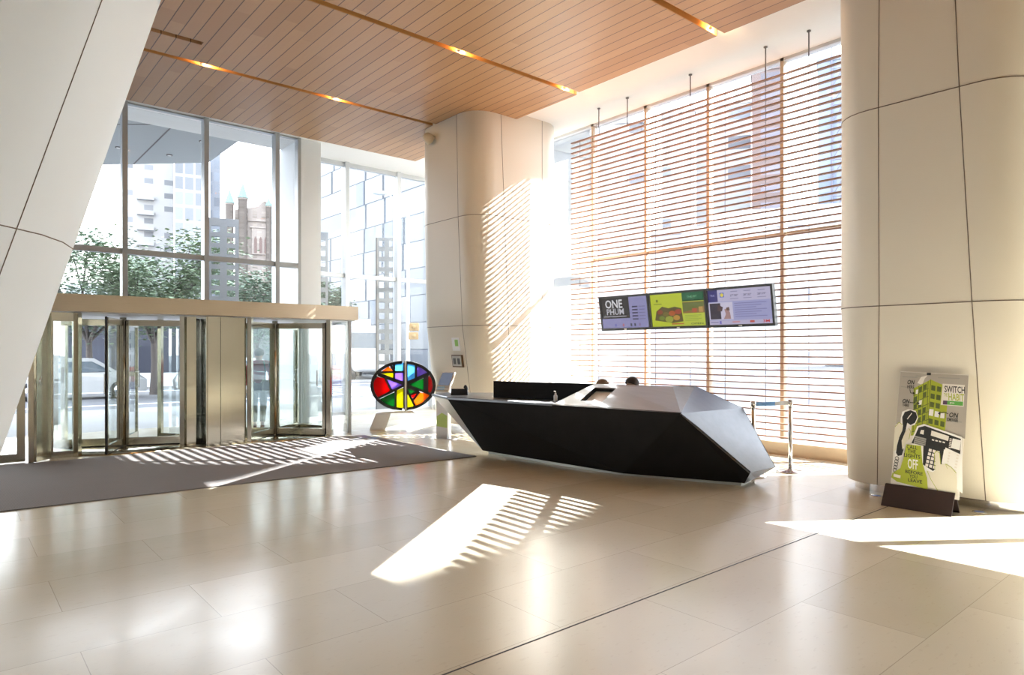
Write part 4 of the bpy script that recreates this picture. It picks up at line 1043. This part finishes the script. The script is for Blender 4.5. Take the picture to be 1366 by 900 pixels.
# vehicles
def car(u, v, rz, label, body, van=False):
    t = thing('car', label, 'car', (u, v, -.15), rz)
    prof = [(-2.15, .30), (-2.2, .62), (-2.05, .86), (-1.45, .93), (-1.0, 1.30), (-.6, 1.43), (.55, 1.43), (1.25, .98), (1.95, .86), (2.2, .66), (2.2, .30)]
    b = MB(); n = len(prof)
    def yy(z, s): return s*(.84 if z < .95 else .62)
    vs = [(x, yy(z, -1), z) for x, z in prof] + [(x, yy(z, 1), z) for x, z in prof]
    fs = [tuple(range(n))[::-1], tuple(range(n, 2*n))] + [(i, (i+1) % n, n+(i+1) % n, n+i)[::-1] for i in range(n)]
    b.add(vs, fs); smooth_edges(b.build('bodywork', body, t), .05, 3)
    for s in (-1, 1):
        MB().add([(-1.35, s*.80, .97), (1.1, s*.80, .99), (.5, s*.66, 1.36), (-.6, s*.66, 1.36), (-1.0, s*.68, 1.27)], [(0, 1, 2, 3, 4)]).build('side_window', M['carglass'], t)
        for x in (-1.35, 1.35):
            w = MB().lathe([(.20, -.09), (.32, -.09), (.32, .09), (.20, .09)], None, 24, T=Matrix.Translation((x, s*.80, .32)) @ Matrix.Rotation(PI/2, 4, 'X')).build('wheel', M['black'], t)
            MB().lathe([(.02, -.10), (.19, -.095), (.19, .095), (.02, .10)], None, 16, T=Matrix.Translation((x, s*.80, .32)) @ Matrix.Rotation(PI/2, 4, 'X')).build('hubcap', M['chrome'], w)
M['carglass'] = mat('car_glass', (.06, .08, .10), .1, noise=0)
WP = mat('white_car_paint', (.45, .455, .465), .3, noise=0)
car(3.6, 29.0, 0, 'white car on the street seen through the left revolving door', WP)
car(8.9, 27.0, 0, 'white car on the street seen through the right revolving door', WP)
# truck
tp = ray(478, 40, 0)
t = thing('truck', 'white truck with a rounded cab on the street right of the entrance doors', 'truck', (tp.x, tp.y, -.15), facing(478)+math.radians(18))
smooth_edges(MB().box((-1.1, -1.0, .6), (1.1, 1.0, 3.2)).build('cab', WP, t), .25, 4)
smooth_edges(MB().box((-1.1, -2.6, .55), (1.1, -1.0, 1.7)).build('bonnet', WP, t), .25, 4)
MB().box((-1.15, 1.1, .9), (1.15, 7.0, 3.7)).build('cargo_box', WP, t)
MB().box((-.9, -1.02, 1.9), (.9, -.98, 2.8)).box((-1.12, -.7, 1.9), (1.12, .6, 2.7)).build('cab_window', M['carglass'], t)
for x in (-1.0, 1.0):
    for y in (-1.8, 3.2, 5.0):
        MB().lathe([(.2, -.14), (.5, -.14), (.5, .14), (.2, .14)], None, 20, T=Matrix.Translation((x, y, .5)) @ Matrix.Rotation(PI/2, 4, 'Y')).build('wheel', M['black'], t)
# traffic barrel, signal, street lamp
bp_ = ray(448.5, 33, 0)
t = thing('traffic_barrel', 'orange and yellow striped traffic barrel beyond the entrance glass', 'barrel', (bp_.x, bp_.y, -.15))
MB().lathe([(.30, 0), (.28, .35)], None, 16).build('lower_body', mat('navy_plastic', (.05, .05, .12), .5), t)
MB().lathe([(.28, .35), (.26, .6)], None, 16).build('orange_band', mat('orange_plastic', (.25, .05, .01), .5), t)
MB().lathe([(.26, .6), (.25, .8)], None, 16).build('yellow_band', mat('yellow_plastic', (.25, .19, .02), .5), t)
MB().lathe([(.25, .8), (.22, 1.0), (.1, 1.02)], None, 16).build('top_band', mat('orange_plastic', (.25, .05, .01), .5), t)
bp_ = ray(547, 27, 0)
t = thing('traffic_signal', 'yellow traffic signal on a pale pole above the stained glass disc', 'traffic signal', (bp_.x, bp_.y, -.1), facing(547))
MB().tube([(-.08, .15, 0), (-.08, .15, 7.8)], [.09, .06], None, 10).build('pole', M['mullion_w'], t)
ymat = mat('signal_yellow', (.25, .15, .045), .5)
smooth_edges(MB().box((-.05, -.1, 2.15), (.33, .12, 2.45)).build('pedestrian_head', ymat, t), .03)
hd = smooth_edges(MB().box((-.02, -.1, 2.5), (.36, .12, 2.82)).build('signal_head', ymat, t), .03)
for z in (2.3, 2.66): MB().lathe([(.09, -.02), (.09, .1)], None, 14, T=Matrix.Translation((.16, -.11, z)) @ Matrix.Rotation(PI/2, 4, 'X')).build('visor', ymat, t)
bp_ = ray(530, 26, 0)
t = thing('street_lamp', 'tall pale street lamp with a curved arm seen through the right entrance glass', 'street lamp', (bp_.x, bp_.y, -.1), facing(530))
MB().tube([(0, 0, 0), (0, 0, 6.6), (-.08, 0, 7.3), (-.28, 0, 7.75), (-.5, 0, 7.85)], [.08, .05, .04, .035, .03], None, 10).build('pole', M['mullion_w'], t)
MB().ball((-.68, 0, 7.80), (.28, .14, .09)).build('lamp_head', M['mullion'], t)

# ------------------------------------------------------------------ buildings
def block(name, px0, px1, ytop, D, label, m, cat='building', dep=18, parts=True, rot=0):
    p0, p1 = ray(px0, D, 0), ray(px1, D, 0); c = (p0+p1)/2; w = (p1-p0).length; ht = 1.62 + D*(467-ytop)/893
    t = thing(name, label, cat, (c.x, c.y, -.04), facing((px0+px1)/2) + rot)
    MB().box((-w/2, 0, 0), (w/2, dep, ht)).build('walls', m, t)
    if parts:
        MB().box((-w/2-.2, -.2, ht), (w/2+.2, dep+.2, ht+.6)).build('parapet', m if parts is True else parts, t)
        MB().box((-w*.2, dep*.3, ht+.6), (w*.2, dep*.7, ht+2.6)).build('roof_plant', M['mullion_w'], t)
    return t, w, ht
fa = grid_facade
t, w, ht = block('apartment_tower', 166, 228, 180, 150, 'white apartment tower with balconies left of the church', fa('pale_flats', (.30, .30, .30), (.11, .115, .125), 3.1, 3.0, .45, .4, 'd', .6, .45))
for k in range(9): MB().box((-w*.20, -1.2, 8+k*3.4), (w*.12, 0, 8.9+k*3.4)).build('balcony', M['pylon'], t)
block('glass_tower', 235, 270, 175, 140, 'pale glass tower between the apartment tower and the church', fa('glass_tower_skin', (.22, .225, .235), (.11, .12, .135), 1.4, 3.2, .8, .8, 'd', .3))
block('slim_tower', 281, 293, 195, 160, 'slim blue grey glass tower left of the church turrets', fa('slim_tower_skin', (.15, .165, .195), (.10, .115, .14), 1.2, 3.0, .8, .7, 'd', .3))
block('shop_front', 20, 262, 424, 48, 'low dark blue shop building across the street', fa('dark_shop_skin', (.035, .036, .05), (.02, .022, .034), 2.6, 3.2, .8, .6, 'd', .3), dep=8)
block('low_shop', 335, 425, 452, 62, 'low pale shop row across the street behind the truck', fa('pale_shop_skin', (.12, .12, .12), (.05, .06, .06), 3.0, 3.4, .6, .6, 'd', .4), dep=8)
# church
STN = fa('church_stone', (.21, .185, .17), (.16, .14, .125), .9, .45, .5, .8, 'd', .9)
cp = ray(352, 120, 0)
ch = thing('church', 'old stone church with a stepped gable and green pointed turrets', 'church', (cp.x, cp.y, -.04), facing(352))
kx = 120/893
def X(px): return (px-352)*kx
def Z(py): return 1.62 + (467-py)*kx + .04
b = MB(); upright(b, [(X(316), 0), (X(392), 0), (X(392), Z(285)), (X(372), Z(272)), (X(352), Z(268)), (X(344), Z(276)), (X(316), Z(282))], 0, 14); b.build('nave_wall', STN, ch)
TEAL = mat('green_copper', (.11, .19, .18), .6)
for px, ts, tt, r in ((310, 275, 257, .75), (326, 267, 247, .85), (358, 275, 264, .5), (377, 273, 255, .8)):
    MB().lathe([(r*.9, 0), (r*.9, Z(ts)-.3), (r, Z(ts)-.3), (r, Z(ts))], STN and None, 8, (X(px), -.5, 0)).build('turret', STN, ch)
    MB().lathe([(r*1.15, Z(ts)), (.03, Z(tt)-.0)], None, 8, (X(px), -.5, 0), smooth=False).build('spire', TEAL, ch)
b = MB(); upright(b, [(X(337), Z(340)), (X(363), Z(340)), (X(363), Z(305)), (X(337), Z(305))], -.35, 0); b.build('belfry_panel', STN, ch)
LOU = mat('louvre_brown', (.11, .075, .068), .8)
for i in range(4):
    x = 340+i*6.3; upright(MB(), [(X(x), Z(338)), (X(x+3.4), Z(338)), (X(x+3.4), Z(320)), (X(x+1.7), Z(316)), (X(x), Z(320))], -.45, -.36).build('arched_window', LOU, ch)
for x in (318, 322.5): upright(MB(), [(X(x), Z(343)), (X(x+2), Z(343)), (X(x+2), Z(320)), (X(x+1), Z(317)), (X(x), Z(320))], -.12, -.01).build('arched_window', LOU, ch)
MB().box((X(332), -.3, Z(296)), (X(375), -.02, Z(293))).box((X(335), -.5, Z(305)), (X(365), -.02, Z(303))).build('string_course', STN, ch)
# glazed building along the side street
def glassy():
    m, nt, b, o = nodes('glass_panel_facade'); k = NT(nt); pos, x, y, z = k.xyz()
    row = k.m('DIVIDE', z, 1.65); ri = k.m('FLOOR', row)
    a = k.m('DIVIDE', k.m('ADD', y, k.m('MULTIPLY', k.white(ri, ri), .8)), 2.6); ai = k.m('FLOOR', a)
    jl = k.m('LESS_THAN', k.m('FRACT', row), .035); jv = k.m('LESS_THAN', k.m('FRACT', a), .10)
    on = k.m('GREATER_THAN', k.white(ai, k.m('FLOOR', k.m('DIVIDE', row, 2))), .35); jv = k.m('MULTIPLY', jv, on)
    w = k.white(ai, ri); blue = k.m('GREATER_THAN', k.m('ADD', w, k.m('MULTIPLY', k.m('SUBTRACT', 40, y), .03)), .85)
    n = k.noise(pos, .5, 5)
    c = k.mix(w, (.17, .18, .19), (.25, .255, .26)); c = k.mix(k.m('MULTIPLY', blue, n), c, (.085, .105, .14))
    c = k.mix(k.m('MAXIMUM', jv, jl), c, (.05, .06, .075))
    nt.links.new(c, b.inputs['Base Color']); b.inputs['Roughness'].default_value = .7; b.inputs['Specular IOR Level'].default_value = .15; return m
t = thing('office_building', 'large glass panelled office building filling the right entrance glass', 'building', (26, 39, -.04)); T = local(t)
MB().box((22, 28, -.04), (30, 50, 21), None, T).build('walls', glassy(), t); MB().box((21.8, 27.8, 21), (30.2, 50.2, 21.6), None, T).build('parapet', M['pylon'], t)
# beyond the slatted blind
block('office_block', 728, 766, 165, 62, 'pale blue office block seen between the middle column and the blind', fa('blue_office_skin', (.19, .205, .215), (.09, .105, .115), 2.4, 3.0, .75, .5, 'd', .3), dep=12)
block('stone_office', 775, 792, 185, 120, 'slim grey glass block at the left end of the blind', fa('grey_glass_skin', (.19, .20, .215), (.085, .098, .115), 1.8, 3.3, .6, .6, 'd', .4), dep=14)
block('pale_tower', 800, 862, 165, 112, 'pale patterned tower behind the left part of the blind', fa('pale_tower_skin', (.42, .43, .44), (.115, .12, .14), 2.6, 4.2, .5, .42, 'd', .4, .55), dep=16)
block('white_tower', 884, 926, 150, 118, 'white tower with grey window bands behind the middle of the blind', fa('white_tower_skin', (.42, .42, .44), (.125, .135, .155), 3.4, 4.6, .6, .4, 'd', .4, .4), dep=16)
block('banded_tower', 930, 1000, 140, 126, 'white tower with slanting grey bands left of the brown tower', fa('banded_tower_skin', (.42, .43, .44), (.13, .14, .165), 4.6, 5.6, .55, .45, 'd', .4, .3), dep=16)
block('brick_tower', 1004, 1043, 93, 112, 'tall brown brick tower behind the right part of the blind', fa('brown_brick_skin', (.12, .088, .085), (.09, .085, .105), 2.0, 3.1, .6, .5, 'd', .5), dep=15)
t, w, ht = block('tower_under_construction', 1093, 1130, 80, 112, 'blue glass tower with a lattice hoist at the right edge of the blind', fa('blue_glass_skin', (.20, .225, .26), (.12, .15, .21), 1.8, 3.2, .8, .8, 'd', .3), dep=15)
b = MB(); r_ = random.Random(2)
for x in (-.2, 1.6):
    for y in (-2.0, -.4): b.tube([(x, y, 0), (x, y, ht+3)], .12, None, 5)
for k in range(int(ht/3)): b.tube([(-.2, -2, k*3), (1.6, -2, k*3+3)], .09, None, 5); b.tube([(-.2, -2, k*3+3), (1.6, -2, k*3+3)], .09, None, 5)
b.build('hoist_mast', mat('steel_lattice', (.12, .12, .16), .6), t)
block('side_street_row', 770, 1360, 300, 75, 'long pale low building along the side street behind the blind', fa('pale_row_skin', (.52, .51, .50), (.26, .26, .28), 3.2, 3.6, .5, .4, 'd', .4, .4), dep=8)

# ------------------------------------------------------------------ light
wd = bpy.data.worlds.new('sky'); SC.world = wd; wd.use_nodes = True
nt = wd.node_tree; bgn = nt.nodes['Background']
tc = nt.nodes.new('ShaderNodeTexCoord'); sx = nt.nodes.new('ShaderNodeSeparateXYZ'); nt.links.new(tc.outputs['Generated'], sx.inputs[0])
cr = nt.nodes.new('ShaderNodeValToRGB'); nt.links.new(sx.outputs[2], cr.inputs[0])
cr.color_ramp.elements[0].position = 0; cr.color_ramp.elements[0].color = (1, 1, 1, 1)
cr.color_ramp.elements[1].position = .9; cr.color_ramp.elements[1].color = (.72, .82, 1, 1)
nt.links.new(cr.outputs[0], bgn.inputs[0]); bgn.inputs[1].default_value = WORLD = 2.3
def spot(name, target, direction, dist, radius, energy, soft=.12, blend=.08, col=(1, .985, .96)):
    d = Vector(direction).normalized(); p = Vector(target) + d*dist
    l = bpy.data.lights.new(name, 'SPOT'); l.energy = energy; l.color = col; l.shadow_soft_size = soft
    l.spot_size = 2*math.atan(radius/dist); l.spot_blend = blend
    o = bpy.data.objects.new(name, l); C.objects.link(o); o.location = p; o.rotation_euler = d.to_track_quat('Z', 'Y').to_euler()
    return o
EN = 1.3e6
# sunlight lamps: spots added for sun off glass towers, cones sized to the patches
spot('sun_spot', (10.28, 12.5, 4.0), (.806, .592, .672), 60, 3.1, EN)
spot('sun_spot', (9.7, 8.3, 3.3), (.81, -.585, .65), 60, 2.5, EN)
spot('sun_spot', (9.7, 4.45, .5), (.81, -.585, .65), 60, 1.0, EN)  # small spot added to brighten the floor behind the right column
spot('sun_spot', (10.28, -1.2, 1.9), (.81, -.585, .65), 60, 3.0, EN)
